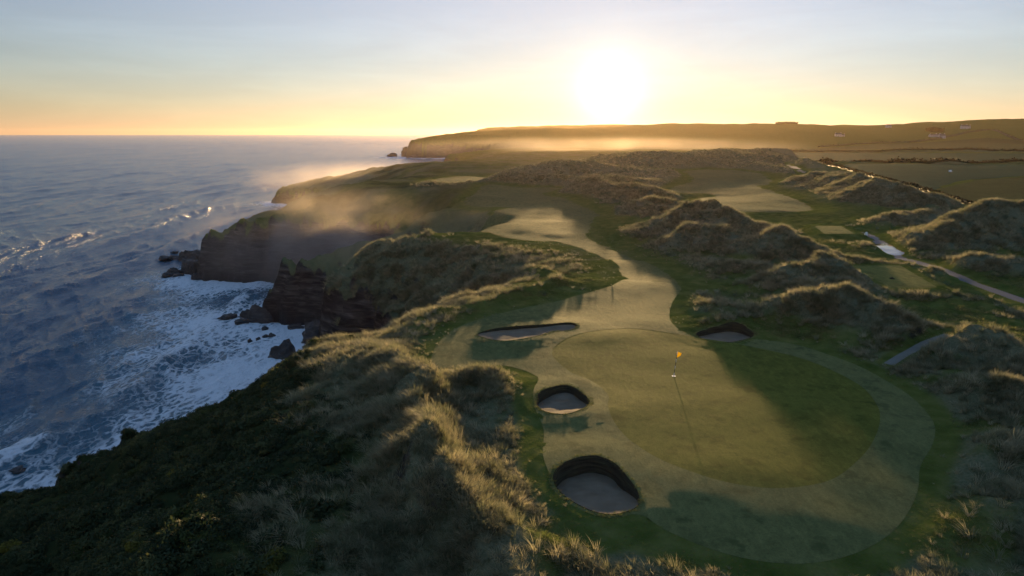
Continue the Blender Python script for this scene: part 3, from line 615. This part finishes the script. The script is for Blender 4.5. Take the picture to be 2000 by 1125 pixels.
# ------------------------------------------------------------------ flagstick
def tube(p0, p1, r0, r1, n=10):
    p0, p1 = Vector(p0), Vector(p1); q = (p1-p0).to_track_quat('Z', 'Y'); V = []; F = []
    for p, r in ((p0, r0), (p1, r1)):
        for i in range(n):
            a = 2*math.pi*i/n; V.append(p + q @ Vector((math.cos(a)*r, math.sin(a)*r, 0)))
    for i in range(n): F.append((i, (i+1)%n, n+(i+1)%n, n+i))
    F.append(tuple(range(n))[::-1]); F.append(tuple(range(n, 2*n))); return V, F
hx, hy = HOLE; hz = float(height(np.array([hx]), np.array([hy]))[0])+.03
fs = empty('flagstick', (hx, hy, hz)); tag(fs, 'striped flagstick with yellow flag on the putting green', 'flagstick')
m_w = plain('white paint', (.78,.78,.76), .4); m_k = plain('black paint', (.02,.02,.02), .4)
lean = Vector((.2, 0, 2.15)).normalized(); N = 7
for i in range(N):
    a, b = lean*(2.16*i/N), lean*(2.16*(i+1)/N)
    mesh_py('pole_band', *tube(a, b, .022, .021), (m_k if i % 2 == 1 else m_w), fs, True)
t = NT('yellow flag cloth'); tr = t.n.new('ShaderNodeBsdfTranslucent'); tr.inputs[0].default_value = (.85,.62,.03,1)
t.set(Base_Color=(.82,.60,.03), Roughness=.7); ms = t.n.new('ShaderNodeMixShader'); ms.inputs[0].default_value = .5
t.link(t.b.outputs[0], ms.inputs[1]); t.link(tr.outputs[0], ms.inputs[2]); t.link(ms.outputs[0], t.out.inputs[0])
V = []; F = []; nu, nv = 10, 6
top = lean*2.16
for s_ in (-1, 1):
    for j in range(nv+1):
        for i in range(nu+1):
            u, v = i/nu, j/nv
            drop_ = v*.5*(1-.25*u)
            x = .03+u*(.34-.03*v); z = -drop_-u*.13*(1-v*1.1); y = .05*math.sin(u*7+v*2)*u+s_*.004
            V.append((top.x+x-.09*v*.56, top.y+y, top.z+z))
k0 = (nu+1)*(nv+1)
for s_ in (0, 1):
    for j in range(nv):
        for i in range(nu):
            a = s_*k0+j*(nu+1)+i; qd = (a, a+1, a+nu+2, a+nu+1); F.append(qd if s_ else qd[::-1])
mesh_py('flag', V, F, t.m, fs, True)
V = []; F = []
for i in range(24):
    a = 2*math.pi*i/24
    for r, z in ((.17, .012), (.085, .012), (.075, -.02)): V.append((math.cos(a)*r, math.sin(a)*r, z))
for i in range(24):
    j = (i+1) % 24
    F += [(i*3, j*3, j*3+1, i*3+1), (i*3+1, j*3+1, j*3+2, i*3+2)]
mesh_py('cup_rim', V, F, m_w, fs)

# ------------------------------------------------------------------ rocks in the surf and the stack
import bmesh
def rock_mesh(w, d, h, seed, kind, sub=4):
    bm = bmesh.new(); bmesh.ops.create_icosphere(bm, subdivisions=sub, radius=1.0)
    co = np.array([v.co[:] for v in bm.verts]); ang = np.arctan2(co[:,1], co[:,0])
    fc = np.array([f.verts[0].index for f in bm.faces])
    fac = np.array([[v.index for v in f.verts] for f in bm.faces]); bm.free()
    p = co.copy(); r_ = np.random.default_rng(seed)
    for _ in range(16):                                          # planar breaks
        nrm_ = r_.normal(size=3); nrm_[2] *= .7; nrm_ /= np.linalg.norm(nrm_); lim = r_.uniform(.55, .9)
        dd = p@nrm_; ex = np.maximum(dd-lim, 0); p -= ex[:,None]*nrm_*.92
    n1 = fbm(co[:,0]*1.7+seed*3.1, co[:,1]*1.7+co[:,2]*1.9, 4, seed)
    p *= (1+.22*n1)[:,None]
    p *= (1+.10*np.abs(perlin(co[:,0]*5+seed, co[:,1]*5+co[:,2]*4, seed+2)))[:,None]
    z = p[:,2]
    if kind == 2:
        lean_ = np.clip(z, 0, 1); p[:,0] *= 1-.28*lean_; p[:,1] *= 1-.3*lean_; p[:,0] += .18*lean_
    if kind == 2:
        for nn_, lim in (((.75,-.2,.62), .5), ((-.6,-.3,.74), .62), ((.1,-.85,.5), .55)):
            nn_ = np.array(nn_); nn_ /= np.linalg.norm(nn_); ex = np.maximum(p@nn_-lim, 0); p -= ex[:,None]*nn_*.95
        p *= (1+.06*perlin(co[:,0]*6, co[:,1]*6+co[:,2]*5, seed+9))[:,None]
    p /= np.abs(p).max(0)
    p[:,0] *= w/2; p[:,1] *= d/2; p[:,2] = np.where(p[:,2] > 0, p[:,2]*h, p[:,2]*max(h*.5, 1.2))
    return p, fac
labels = {0: 'tall block rock standing off the big headland tip', 4: 'dark broad rock at the foot of the big headland tip', 10: 'tallest rock of the cluster in the middle surf', 11: 'sloping rock left of the tallest in the middle surf',
    13: 'long low rock at the seaward end of the middle cluster', 21: 'pointed grey boulder above the near grassy slope', 22: 'dark rock below the near cliff beside the pointed boulder',
    23: 'low rock awash at the lower left edge, lower one', 24: 'low rock awash at the lower left edge, upper one', 25: 'domed sea stack off the far headland', 26: 'low skerry left of the domed sea stack', 27: 'low reef between stack and far headland'}
for i, (x, y, w_, h_, kd) in enumerate(ROCKS):
    big = y > 800
    kx = 1.05 if kd == 2 else 1.4
    p, f = rock_mesh(w_*kx, w_*(.95 if kd else 1.3), h_*(1.0 if kd == 2 else (.95 if i == 21 else 1.35))+.1, 150+i, kd, 4 if w_ > 3 else 3)
    o = mesh_np('sea_stack' if i == 25 else 'sea_rock', p, f, M['stack'] if big else M['rock'], None, False)
    o.location = (x, y + w_*.3, -.25); o.rotation_euler = (0, 0, 0)
    grp = 'sea rocks'
    if i in labels: lb = labels[i]
    elif i < 10: lb = 'low dark skerry awash off the big headland tip'; grp = 'skerries off the headland tip'
    elif i < 15: lb = 'low rock beside the tallest in the middle surf'; grp = 'low rocks of the middle cluster'
    else: lb = 'small dark stone dotted in the white surf'; grp = 'small stones in the surf'
    tag(o, lb, 'rock', grp)

# ------------------------------------------------------------------ grass, as instanced tufts
PROTO = bpy.data.collections.new('tuft shapes')
def tuft(name, n, hgt, width, spread, bend, mat, seed):
    r_ = random.Random(seed); V = []; F = []
    for _ in range(n):
        a = r_.uniform(0, 6.283); r0 = spread*math.sqrt(r_.random()); bx, by = math.cos(a)*r0, math.sin(a)*r0
        L = hgt*r_.uniform(.55, 1.1); th = a + r_.uniform(-.7, .7); dx, dy = math.cos(th), math.sin(th)
        bd = bend*r_.uniform(.4, 1.4); wdx = width*r_.uniform(.6, 1.2); px_, py_ = -dy, dx
        k = len(V); pts = []
        for s_ in (0, .4, .75, 1.0):
            out = bd*L*s_*s_ + .12*L*s_; pts.append((bx+dx*out+.28*L*s_*s_, by+dy*out, L*(s_-.42*bd*s_*s_)))
        for (x, y, z), wf in zip(pts[:3], (1, .85, .55)):
            V += [(x-px_*wdx*wf/2, y-py_*wdx*wf/2, z-.03), (x+px_*wdx*wf/2, y+py_*wdx*wf/2, z-.03)]
        V.append((*pts[3][:2], pts[3][2]-.03))
        F += [(k, k+1, k+3, k+2), (k+2, k+3, k+5, k+4), (k+4, k+5, k+6)]
    me = bpy.data.meshes.new(name); me.from_pydata(V, [], F); me.update(); me.materials.append(mat)
    o = bpy.data.objects.new(name, me); return o
def protos(cname, make, k):
    c = bpy.data.collections.new(cname)
    for i in range(k): c.objects.link(make(i))
    return c
C_MAR = protos('marram tufts', lambda i: tuft(f'tuft_a{i}', 46, .85, .030, .30, .62, M['marram'], 10+i), 4)
C_SHO = protos('short tufts', lambda i: tuft(f'tuft_b{i}', 30, .20, .028, .32, .9, M['short'], 30+i), 3)
C_FAR = protos('far tufts', lambda i: tuft(f'tuft_c{i}', 34, .85, .055, .5, .6, M['marram'], 50+i), 3)
def leaf_ball(nl, rx, ry, rz, size, seed, lumps=7):
    r_ = np.random.default_rng(seed)
    cen = r_.normal(size=(lumps,3)); cen /= np.linalg.norm(cen, axis=1)[:,None]; cen *= r_.uniform(.25,.62,(lumps,1)); cen[:,2] = np.abs(cen[:,2])*.8
    k = r_.integers(0, lumps, nl); d = r_.normal(size=(nl,3)); d /= np.linalg.norm(d, axis=1)[:,None]
    p = cen[k]+d*(r_.uniform(.55,1,(nl,1))**.5)*r_.uniform(.34,.5,(lumps,1))[k]
    p[:,2] = np.maximum(p[:,2], .02)
    p = p*np.array([rx,ry,rz])
    a = r_.normal(size=(nl,3)); a /= np.linalg.norm(a, axis=1)[:,None]; b = np.cross(a, d); b /= np.linalg.norm(b, axis=1)[:,None]+1e-9
    s = size*r_.uniform(.6,1.3,(nl,1))
    V = np.stack([p-a*s, p+b*s*.45, p+a*s*.9, p-b*s*.45], 1).reshape(-1,3)
    return V, np.arange(nl*4).reshape(-1,4)
def scrub_shape(i):
    V_, F_ = leaf_ball(320, .62, .62, .5, .075, 700+i, 5); me = bpy.data.meshes.new(f'tuft_d{i}'); me.from_pydata(V_.tolist(), [], F_.tolist()); me.materials.append(M['scrub'])
    return bpy.data.objects.new(f'tuft_d{i}', me)
C_SCR = protos('scrub tufts', scrub_shape, 3)

def scatter_object(name, coll, pos, rot, scl, idx, label):
    me = bpy.data.meshes.new(name); me.vertices.add(len(pos)); me.vertices.foreach_set('co', pos.astype(np.float32).ravel())
    for nm, tp, v in (('rot','FLOAT_VECTOR',rot),('scl','FLOAT_VECTOR',scl)):
        a = me.attributes.new(nm, tp, 'POINT'); a.data.foreach_set('vector', v.astype(np.float32).ravel())
    a = me.attributes.new('pick', 'INT', 'POINT'); a.data.foreach_set('value', idx.astype(np.int32))
    me.update()
    o = link(bpy.data.objects.new(name, me)); tag(o, label, kind='stuff')
    ng = bpy.data.node_groups.new(name, 'GeometryNodeTree')
    ng.interface.new_socket('Geometry', in_out='INPUT', socket_type='NodeSocketGeometry')
    ng.interface.new_socket('Geometry', in_out='OUTPUT', socket_type='NodeSocketGeometry')
    gi, go = ng.nodes.new('NodeGroupInput'), ng.nodes.new('NodeGroupOutput')
    ci = ng.nodes.new('GeometryNodeCollectionInfo'); ci.inputs['Collection'].default_value = coll
    ci.inputs['Separate Children'].default_value = True; ci.inputs['Reset Children'].default_value = True
    ip = ng.nodes.new('GeometryNodeInstanceOnPoints'); ip.inputs['Pick Instance'].default_value = True
    def na(nm, tp):
        n = ng.nodes.new('GeometryNodeInputNamedAttribute'); n.data_type = tp; n.inputs['Name'].default_value = nm
        return [s for s in n.outputs if s.enabled and s.name == 'Attribute'][0]
    ng.links.new(gi.outputs[0], ip.inputs['Points']); ng.links.new(ci.outputs[0], ip.inputs['Instance'])
    ng.links.new(na('rot', 'FLOAT_VECTOR'), ip.inputs['Rotation']); ng.links.new(na('scl', 'FLOAT_VECTOR'), ip.inputs['Scale'])
    ng.links.new(na('pick', 'INT'), ip.inputs['Instance Index']); ng.links.new(ip.outputs[0], go.inputs[0])
    md = o.modifiers.new('scatter', 'NODES'); md.node_group = ng
    return o
# sampling from the faces of the ground
A = Vc[Fc]; fcen = A.mean(1)
fn = np.cross(A[:,2]-A[:,0], A[:,3]-A[:,1]); farea = .5*np.linalg.norm(fn, axis=1); fnz = fn[:,2]/(2*farea+1e-12)
def facev(vals): return vals[used][Fc].mean(1)
f_heath, f_straw, f_mown, f_fld, f_sd, f_dune = [facev(v) for v in (heath, strawf, info['mown'], info['fld'], info['sd'], info['dune'])]
f_sheet = facev((drop > .02).astype(float))
fx, fy, fz_ = fcen[:,0], fcen[:,1], fcen[:,2]
view = (np.abs(fx) < .80*fy+9)
ok = view & (f_sheet < .3) & (fnz > .42) & (fz_ > 6)
def sample(dens):
    lam = dens*farea; n = rng.poisson(np.clip(lam, 0, 50)); f = np.repeat(np.arange(len(n)), n)
    u, v = rng.random((2, len(f))); q = A[f]
    p = (q[:,0]*((1-u)*(1-v))[:,None]+q[:,1]*(u*(1-v))[:,None]+q[:,2]*(u*v)[:,None]+q[:,3]*((1-u)*v)[:,None])
    return p, f
def wind(p):
    return -2.2 + fbm(p[:,0]/9, p[:,1]/9, 2, 91)*1.6 + rng.normal(0, .45, len(p))
def make_scatter(name, coll, k, dens, smin_, smax_, label, tilt=.16, clump=.4):
    patch = np.clip(.25+1.5*sstep(-.35, .35, fbm(fx/4.3, fy/4.3, 2, 99)), 0, 1.6)
    p, f = sample(dens*patch)
    s = rng.uniform(smin_, smax_, len(p))*(1+clump*fbm(p[:,0]/3.1, p[:,1]/3.1, 2, 95))
    s = s*np.clip(1-1.0*f_mown[f], .28, 1)
    rot = np.stack([rng.normal(0, tilt, len(p)), rng.normal(0, tilt, len(p)), wind(p)], 1)
    scl = np.stack([s, s, s*rng.uniform(.8, 1.15, len(p))], 1)
    print(name, len(p))
    return scatter_object(name, coll, p, rot, scl, rng.integers(0, k, len(p)), label)
mar = ok*np.clip(f_straw*1.3, 0, 1)*(1-f_heath)*(1-f_fld)
short = ok*(1-f_fld)*(1-f_heath)*np.clip(1.15-f_straw, 0, 1)*(f_mown < .97)
dn_ = lambda a, b: (fy >= a)*(fy < b)
make_scatter('dune_grass', C_MAR, 4, mar*GRASS*(dn_(0,75)*8+dn_(75,130)*4.5+dn_(130,175)*2.2)*(fx < 2), .6, 1.1, 'long windswept marram grass on the seaward slope and gully rims')
make_scatter('dune_grass', C_MAR, 4, mar*GRASS*(dn_(0,75)*6+dn_(75,150)*4.0)*(fx >= 2), .55, 1.05, 'long tufted marram grass on dunes around the near green')
make_scatter('dune_grass', C_FAR, 3, mar*GRASS*sstep(.5, 1.6, f_dune)*(dn_(130,150)*(fx < 2)*4+dn_(150,280)*3.5+dn_(280,640)*.8), .5, 1.1, 'straw-coloured marram grass on the distant dunes')
make_scatter('rough_grass', C_SHO, 3, short*GRASS*sstep(.95, .5, f_mown)*(dn_(0,70)*7+dn_(70,130)*2), .5, 1.5, 'short green rough grass round the mown turf', .2)
make_scatter('rough_grass', C_SHO, 3, ok*(1-f_fld)*(1-f_heath)*np.clip(1.1-f_straw, 0, 1)*GRASS*(dn_(0,60)*11+dn_(60,120)*5), .35, .85, 'fine semi-rough turf between the mown areas and dunes', .25)
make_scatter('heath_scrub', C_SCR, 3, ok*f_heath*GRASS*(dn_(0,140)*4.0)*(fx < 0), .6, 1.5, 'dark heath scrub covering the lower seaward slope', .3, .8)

lipP = []
for P in BUNK_P:
    c = P.mean(0); d_ = P-c; d_ /= np.linalg.norm(d_, axis=1)[:,None]
    for _ in range(7):
        j = rng.integers(0, len(P), len(P)); q = P[j]+d_[j]*rng.uniform(.0, .22, (len(P),1))+rng.normal(0, .06, (len(P),2)); lipP.append(q)
lipP = np.concatenate(lipP); lz = height(lipP[:,0], lipP[:,1]); nl_ = len(lipP); sl_ = rng.uniform(.35, .85, nl_)
scatter_object('lip_grass', C_SHO, np.column_stack([lipP, lz]), np.stack([rng.normal(0,.3,nl_), rng.normal(0,.3,nl_), rng.uniform(0,6.28,nl_)], 1), np.stack([sl_*.5, sl_*.5, sl_*.8], 1), rng.integers(0, 3, nl_), 'ragged fringe of grass along the bunker lips')

# ------------------------------------------------------------------ gorse bushes
gv = []
for i in range(3):
    V_, F_ = leaf_ball(1500, 1.5, 1.3, 1.25, .13, 300+i)
    me = bpy.data.meshes.new('crown'); me.from_pydata(V_.tolist(), [], F_.tolist()); me.materials.append(M['gorse']); gv.append(me)
trunk_me = bpy.data.meshes.new('trunk'); V = []; F = []
for a in range(5):
    v, f = tube((0,0,-.3), (math.cos(a*1.3)*.5, math.sin(a*1.3)*.5, .7), .06, .03, 6); k = len(V); V += v; F += [tuple(j+k for j in q) for q in f]
trunk_me.from_pydata([tuple(v) for v in V], [], F); trunk_me.materials.append(M['bark'])
def bush(x, y, s, i, label, group):
    z = float(height(np.array([float(x)]), np.array([float(y)]))[0])
    r = empty('gorse_bush', (x, y, z-.1*s), i*1.7); r.scale = (s, s, s*(.75+.1*(i % 4))); tag(r, label, 'bush', group)
    link(bpy.data.objects.new('crown', gv[i % 3]), r); link(bpy.data.objects.new('trunk', trunk_me), r)
i = 0
gr_ = np.random.default_rng(5)
for cx, cy, n, sx_, sy_, lb in ((-19,40,16,5,6,'dark gorse bush in the patch low on the foreground slope'), (-26,62,14,4,6,'gorse bush on the dark slope above the surf'),
        (-19,76,9,4,4,'gorse bush at the brow by the pointed boulder'), (-36,66,16,6,12,'gorse bush low on the slope edge over the white water'), (-12,28,10,4,4,'gorse bush in the bottom left corner of the slope')):
    for k in range(n):
        bush(cx+gr_.normal()*sx_, cy+gr_.normal()*sy_, gr_.uniform(.45,1.05), i, lb, lb.replace('bush', 'bushes')); i += 1

# ------------------------------------------------------------------ hedges, houses, wood and far land
def hedge(line, label, h, w_, dens):
    c = catmull(line, 8, False); L = np.concatenate([[0], np.cumsum(np.linalg.norm(np.diff(c, axis=0), axis=1))])
    o = empty('hedgerow', (c[0][0], c[0][1], 0)); tag(o, label, 'hedge', 'field hedges')
    n = int(L[-1]*dens); s = rng.uniform(0, L[-1], n); x = np.interp(s, L, c[:,0]); y = np.interp(s, L, c[:,1])
    z = height(c[:,0], c[:,1]); z = np.interp(s, L, z)
    hh = h*(1+.45*perlin(s/(9*h), s*0+.5, 7)+.3*perlin(s/(2.4*h), s*0+.5, 9))
    a = rng.uniform(0, 6.283, n); rr = np.sqrt(rng.random(n)); px_ = x+np.cos(a)*rr*w_+0*s; py_ = y+np.sin(a)*rr*w_; pz = z+hh*rng.random(n)**.7*np.sqrt(1-.7*rr**2)
    P = np.stack([px_-c[0][0], py_-c[0][1], pz], 1); d = rng.normal(size=(n,3)); d /= np.linalg.norm(d, axis=1)[:,None]; e = np.cross(d, rng.normal(size=(n,3))); e /= np.linalg.norm(e, axis=1)[:,None]+1e-9
    sz = h*.24*rng.uniform(.6,1.3,(n,1))
    V = np.stack([P-d*sz, P+e*sz*.6, P+d*sz, P-e*sz*.6], 1).reshape(-1,3)
    mesh_np('foliage', V, np.arange(4*n).reshape(-1,4), M['hedge'], o, False)
    m_ = len(c); zc = height(c[:,0], c[:,1])
    V = []; F = []
    t_ = np.gradient(c, axis=0); t_ /= np.linalg.norm(t_, axis=1)[:,None]; nn = np.stack([-t_[:,1], t_[:,0]], 1)
    for j in range(m_):
        for sgn, k_ in ((-1, -.5), (-.6, h*.55), (.6, h*.55), (1, -.5)):
            q = c[j]+nn[j]*w_*.8*sgn; V.append((q[0]-c[0][0], q[1]-c[0][1], zc[j]+k_))
    for j in range(m_-1):
        for k_ in range(3): F.append((j*4+k_, j*4+k_+1, j*4+k_+5, j*4+k_+4))
    mesh_py('bank', V, F, M['hedge'], o)
for ln, lb, h_, w_, dn in zip(HEDGES, ('nearest long dark hedge across the right-hand fields', 'middle long hedge across the right-hand fields', 'farthest thin hedge below the hills', 'dark diagonal boundary hedge between dunes and pasture'), (3.0,3.4,4,1.5), (2.2,3,4,1.1), (9,3,2,22)):
    hedge(ln, lb, h_, w_, dn)

m_wall = plain('whitewashed wall', (.4,.4,.41), .9); m_roof = plain('slate roof', (.05,.055,.065), .9); m_pane = plain('window glass', (.03,.035,.04), .15)
def ground_z(x, y): return float(height(np.array([float(x)]), np.array([float(y)]))[0])
def house(x, y, L, W, H, rz, label):
    z = ground_z(x, y); r = empty('house', (x, y, z-.5), rz); tag(r, label, 'house', 'white houses on the far hillside')
    def box(nm, x0, x1, y0, y1, z0, z1, m, par=r):
        V = [(a, b, c) for c in (z0, z1) for a, b in ((x0,y0),(x1,y0),(x1,y1),(x0,y1))]
        return mesh_py(nm, V, [(3,2,1,0),(4,5,6,7),(0,1,5,4),(1,2,6,5),(2,3,7,6),(3,0,4,7)], m, par)
    rf = H*.55
    V = [(-L/2,-W/2,0),(L/2,-W/2,0),(L/2,W/2,0),(-L/2,W/2,0),(-L/2,-W/2,H),(L/2,-W/2,H),(L/2,W/2,H),(-L/2,W/2,H),(-L/2,0,H+rf),(L/2,0,H+rf)]
    mesh_py('wall', V, [(0,1,5,4),(2,3,7,6),(1,2,6,9,5),(3,0,4,8,7)], m_wall, r)
    o_ = .4
    V = [(-L/2-o_,-W/2-o_,H-.25),(L/2+o_,-W/2-o_,H-.25),(L/2+o_,0,H+rf+.1),(-L/2-o_,0,H+rf+.1),(L/2+o_,W/2+o_,H-.25),(-L/2-o_,W/2+o_,H-.25)]
    rfo = mesh_py('roof', V, [(0,1,2,3),(3,2,4,5)], m_roof, r)
    for s_ in (-1, 1): box('chimney', s_*L*.42-.5, s_*L*.42+.5, -.5, .5, H+rf*.6, H+rf+1.3, m_wall, rfo)
    n = max(2, int(L/3.5))
    for k in range(n):
        wx_ = -L/2+L*(k+.5)/n
        if k == n//2: box('door', wx_-.5, wx_+.5, -W/2-.03, -W/2+.1, .5, 2.6, m_pane)
        else: box('window', wx_-.55, wx_+.55, -W/2-.03, -W/2+.1, 1.4, 2.7, m_pane)
def at_dir(px, y): return ((px-1000)/1351*y*1.0, y)
for px, y, L, H, lb in ((1622,1560,13,5,'lone white farmhouse left of the other houses on the hillside'), (1630,1570,9,3.5,'low outbuilding beside the lone white farmhouse'), (1803,1520,16,4,'long low white house at the foot of the wooded knoll'),
        (1813,1524,9,4,'small white house between two longer ones'), (1820,1490,12,6,'brightest white house, lowest on the right hillside'), (1860,1700,14,6,'pale house high on the right hillside'), (1867,1708,10,5,'gabled barn beside the pale high house'), (1716,1800,12,5,'faint pale house below the skyline')):
    x_, y_ = at_dir(px, y); house(x_, y_, L, 8, H, random.uniform(-.4,.4), lb)

def far_ridge(name, label, prof, y, depth, mat, amp):
    """a long hill: prof = (x, height) list, extruded with rounded sides"""
    xs = np.linspace(prof[0][0], prof[-1][0], 260); hs = np.interp(xs, [p[0] for p in prof], [p[1] for p in prof])
    hs = hs + fbm(xs/180, xs*0+.3, 4, int(y) % 97)*amp
    ts = np.linspace(-1, 1, 24); V = []
    for t_ in ts:
        k = (1-abs(t_)**2.4)
        zz = hs*k + fbm(xs/120, xs*0+t_*5, 3, 5)*amp*.8*k - 4
        V.append(np.stack([xs, np.full(xs.shape, y+depth*t_), zz], 1))
    o = mesh_np(name, np.concatenate(V), grid_faces(24, 260, np.ones(23*259, bool)), mat); tag(o, label, kind='structure'); return o
far_ridge('far_headland', 'pale hazy headland farthest out along the coast', [(-200,1),(-196,46),(-165,66),(-120,76),(0,80),(260,88),(600,90),(1050,92),(1400,84)], 3550, 380, M['ground'], 2.5)
far_ridge('far_spit', 'low hazy spit at the horizon left of the headland', [(-480,1),(-440,14),(-330,22),(-200,16),(-100,16)], 4800, 150, M['ground'], 1.5)
far_ridge('hill', 'broad low moorland hill on the right skyline', [(900,40),(1080,74),(1190,80),(1290,78),(1540,86),(1680,97),(1950,99),(2300,96),(2800,90)], 2560, 420, M['ground'], 2)

def wood(px0, px1, y, h, label, n):
    x0, x1 = at_dir(px0, y)[0], at_dir(px1, y)[0]; V = []
    x = rng.uniform(x0, x1, n); yy = y+rng.uniform(-18, 18, n); z = height(x, yy) + h*rng.random(n)*(1+.2*perlin(x/9, yy/9, 3))-.5
    P = np.stack([x, yy, z], 1); d = rng.normal(size=(n,3)); d /= np.linalg.norm(d, axis=1)[:,None]; e = np.cross(d, rng.normal(size=(n,3))); e /= np.linalg.norm(e, axis=1)[:,None]+1e-9
    V = np.stack([P-d*1.3, P+e*.9, P+d*1.3, P-e*.9], 1).reshape(-1,3)
    o = mesh_np('wood', V, np.arange(4*n).reshape(-1,4), M['hedge'], None, False); tag(o, label, kind='stuff')
wood(1504, 1539, 1930, 6, 'dark flat-topped plantation on the skyline', 2200)
wood(1795, 1815, 1620, 9, 'dark wooded knoll above the white houses', 1600)

# small white marker by the upper tee, stone in the pasture
def small_rock(x, y, w_, h_, mat, name, label, cat):
    p, f = rock_mesh(w_, w_*.8, h_, 7+int(abs(x)), 0, 3); o = mesh_np(name, p, f, mat, None, False); o.location = (x, y, ground_z(x, y)+.05); tag(o, label, cat)
small_rock(SPOTS[0][0], SPOTS[0][1], .7, .55, m_w, 'marker_stone', 'small white marker stone by the path at the upper tee', 'marker')
small_rock(SPOTS[1][0], SPOTS[1][1], 1.9, 1.1, m_w, 'boulder', 'white boulder alone in the pale pasture', 'boulder')
small_rock(SPOTS[2][0], SPOTS[2][1], .8, .22, M['sod'], 'turf_clod', 'small dark clod lying on the larger tee', 'clod')

# ------------------------------------------------------------------ mist in the coves and over the low ground, then the haze
def mist(name, label, c, r, rz, dens, nscale, lo, hi):
    bm = bmesh.new(); bmesh.ops.create_icosphere(bm, subdivisions=3, radius=1.0); me = bpy.data.meshes.new(name); bm.to_mesh(me); bm.free()
    o = link(bpy.data.objects.new(name, me)); o.location = c; o.scale = r; o.rotation_euler = (0, 0, rz); tag(o, label, kind='stuff')
    m = bpy.data.materials.new(name); m.use_nodes = True; nt = m.node_tree; n, l = nt.nodes, nt.links
    n.remove(n['Principled BSDF']); v = n.new('ShaderNodeVolumePrincipled'); l.new(v.outputs[0], n['Material Output'].inputs['Volume'])
    v.inputs['Color'].default_value = (1.0,.88,.78,1); v.inputs['Anisotropy'].default_value = .55
    tc = n.new('ShaderNodeTexCoord'); ln = n.new('ShaderNodeVectorMath'); ln.operation = 'LENGTH'; l.new(tc.outputs['Object'], ln.inputs[0])
    fo = n.new('ShaderNodeMapRange'); fo.interpolation_type = 'SMOOTHSTEP'; fo.inputs[1].default_value = 1.0; fo.inputs[2].default_value = .15; l.new(ln.outputs['Value'], fo.inputs[0])
    ge = n.new('ShaderNodeNewGeometry'); nz_ = n.new('ShaderNodeTexNoise'); nz_.inputs['Scale'].default_value = nscale; nz_.inputs['Detail'].default_value = 4; nz_.inputs['Distortion'].default_value = .5
    l.new(ge.outputs['Position'], nz_.inputs['Vector'])
    th = n.new('ShaderNodeMapRange'); th.inputs[1].default_value = lo; th.inputs[2].default_value = hi; th.interpolation_type = 'SMOOTHSTEP'; l.new(nz_.outputs['Fac'], th.inputs[0])
    mu = n.new('ShaderNodeMath'); mu.operation = 'MULTIPLY'; l.new(fo.outputs[0], mu.inputs[0]); l.new(th.outputs[0], mu.inputs[1])
    m2 = n.new('ShaderNodeMath'); m2.operation = 'MULTIPLY'; m2.inputs[1].default_value = dens; l.new(mu.outputs[0], m2.inputs[0]); l.new(m2.outputs[0], v.inputs['Density'])
    me.materials.append(m); return o
if MISTS:
    for a in MIST_LIST: mist('sea_mist', *a)
if HAZE:
    V = [(x, y, z) for z in (-8.5, 114) for x, y in ((-15500,-900),(15500,-900),(15500,15500),(-15500,15500))]
    m = bpy.data.materials.new('haze air'); m.use_nodes = True; n, l = m.node_tree.nodes, m.node_tree.links
    n.remove(n['Principled BSDF']); v = n.new('ShaderNodeVolumePrincipled'); l.new(v.outputs[0], n['Material Output'].inputs['Volume'])
    v.inputs['Color'].default_value = HAZE_COL; v.inputs['Anisotropy'].default_value = HAZE_G; v.inputs['Density'].default_value = HAZE
    hz_ = mesh_py('haze', V, [(3,2,1,0),(4,5,6,7),(0,1,5,4),(1,2,6,5),(2,3,7,6),(3,0,4,7)], m)
    tag(hz_, 'thin warm haze filling the air', kind='stuff')
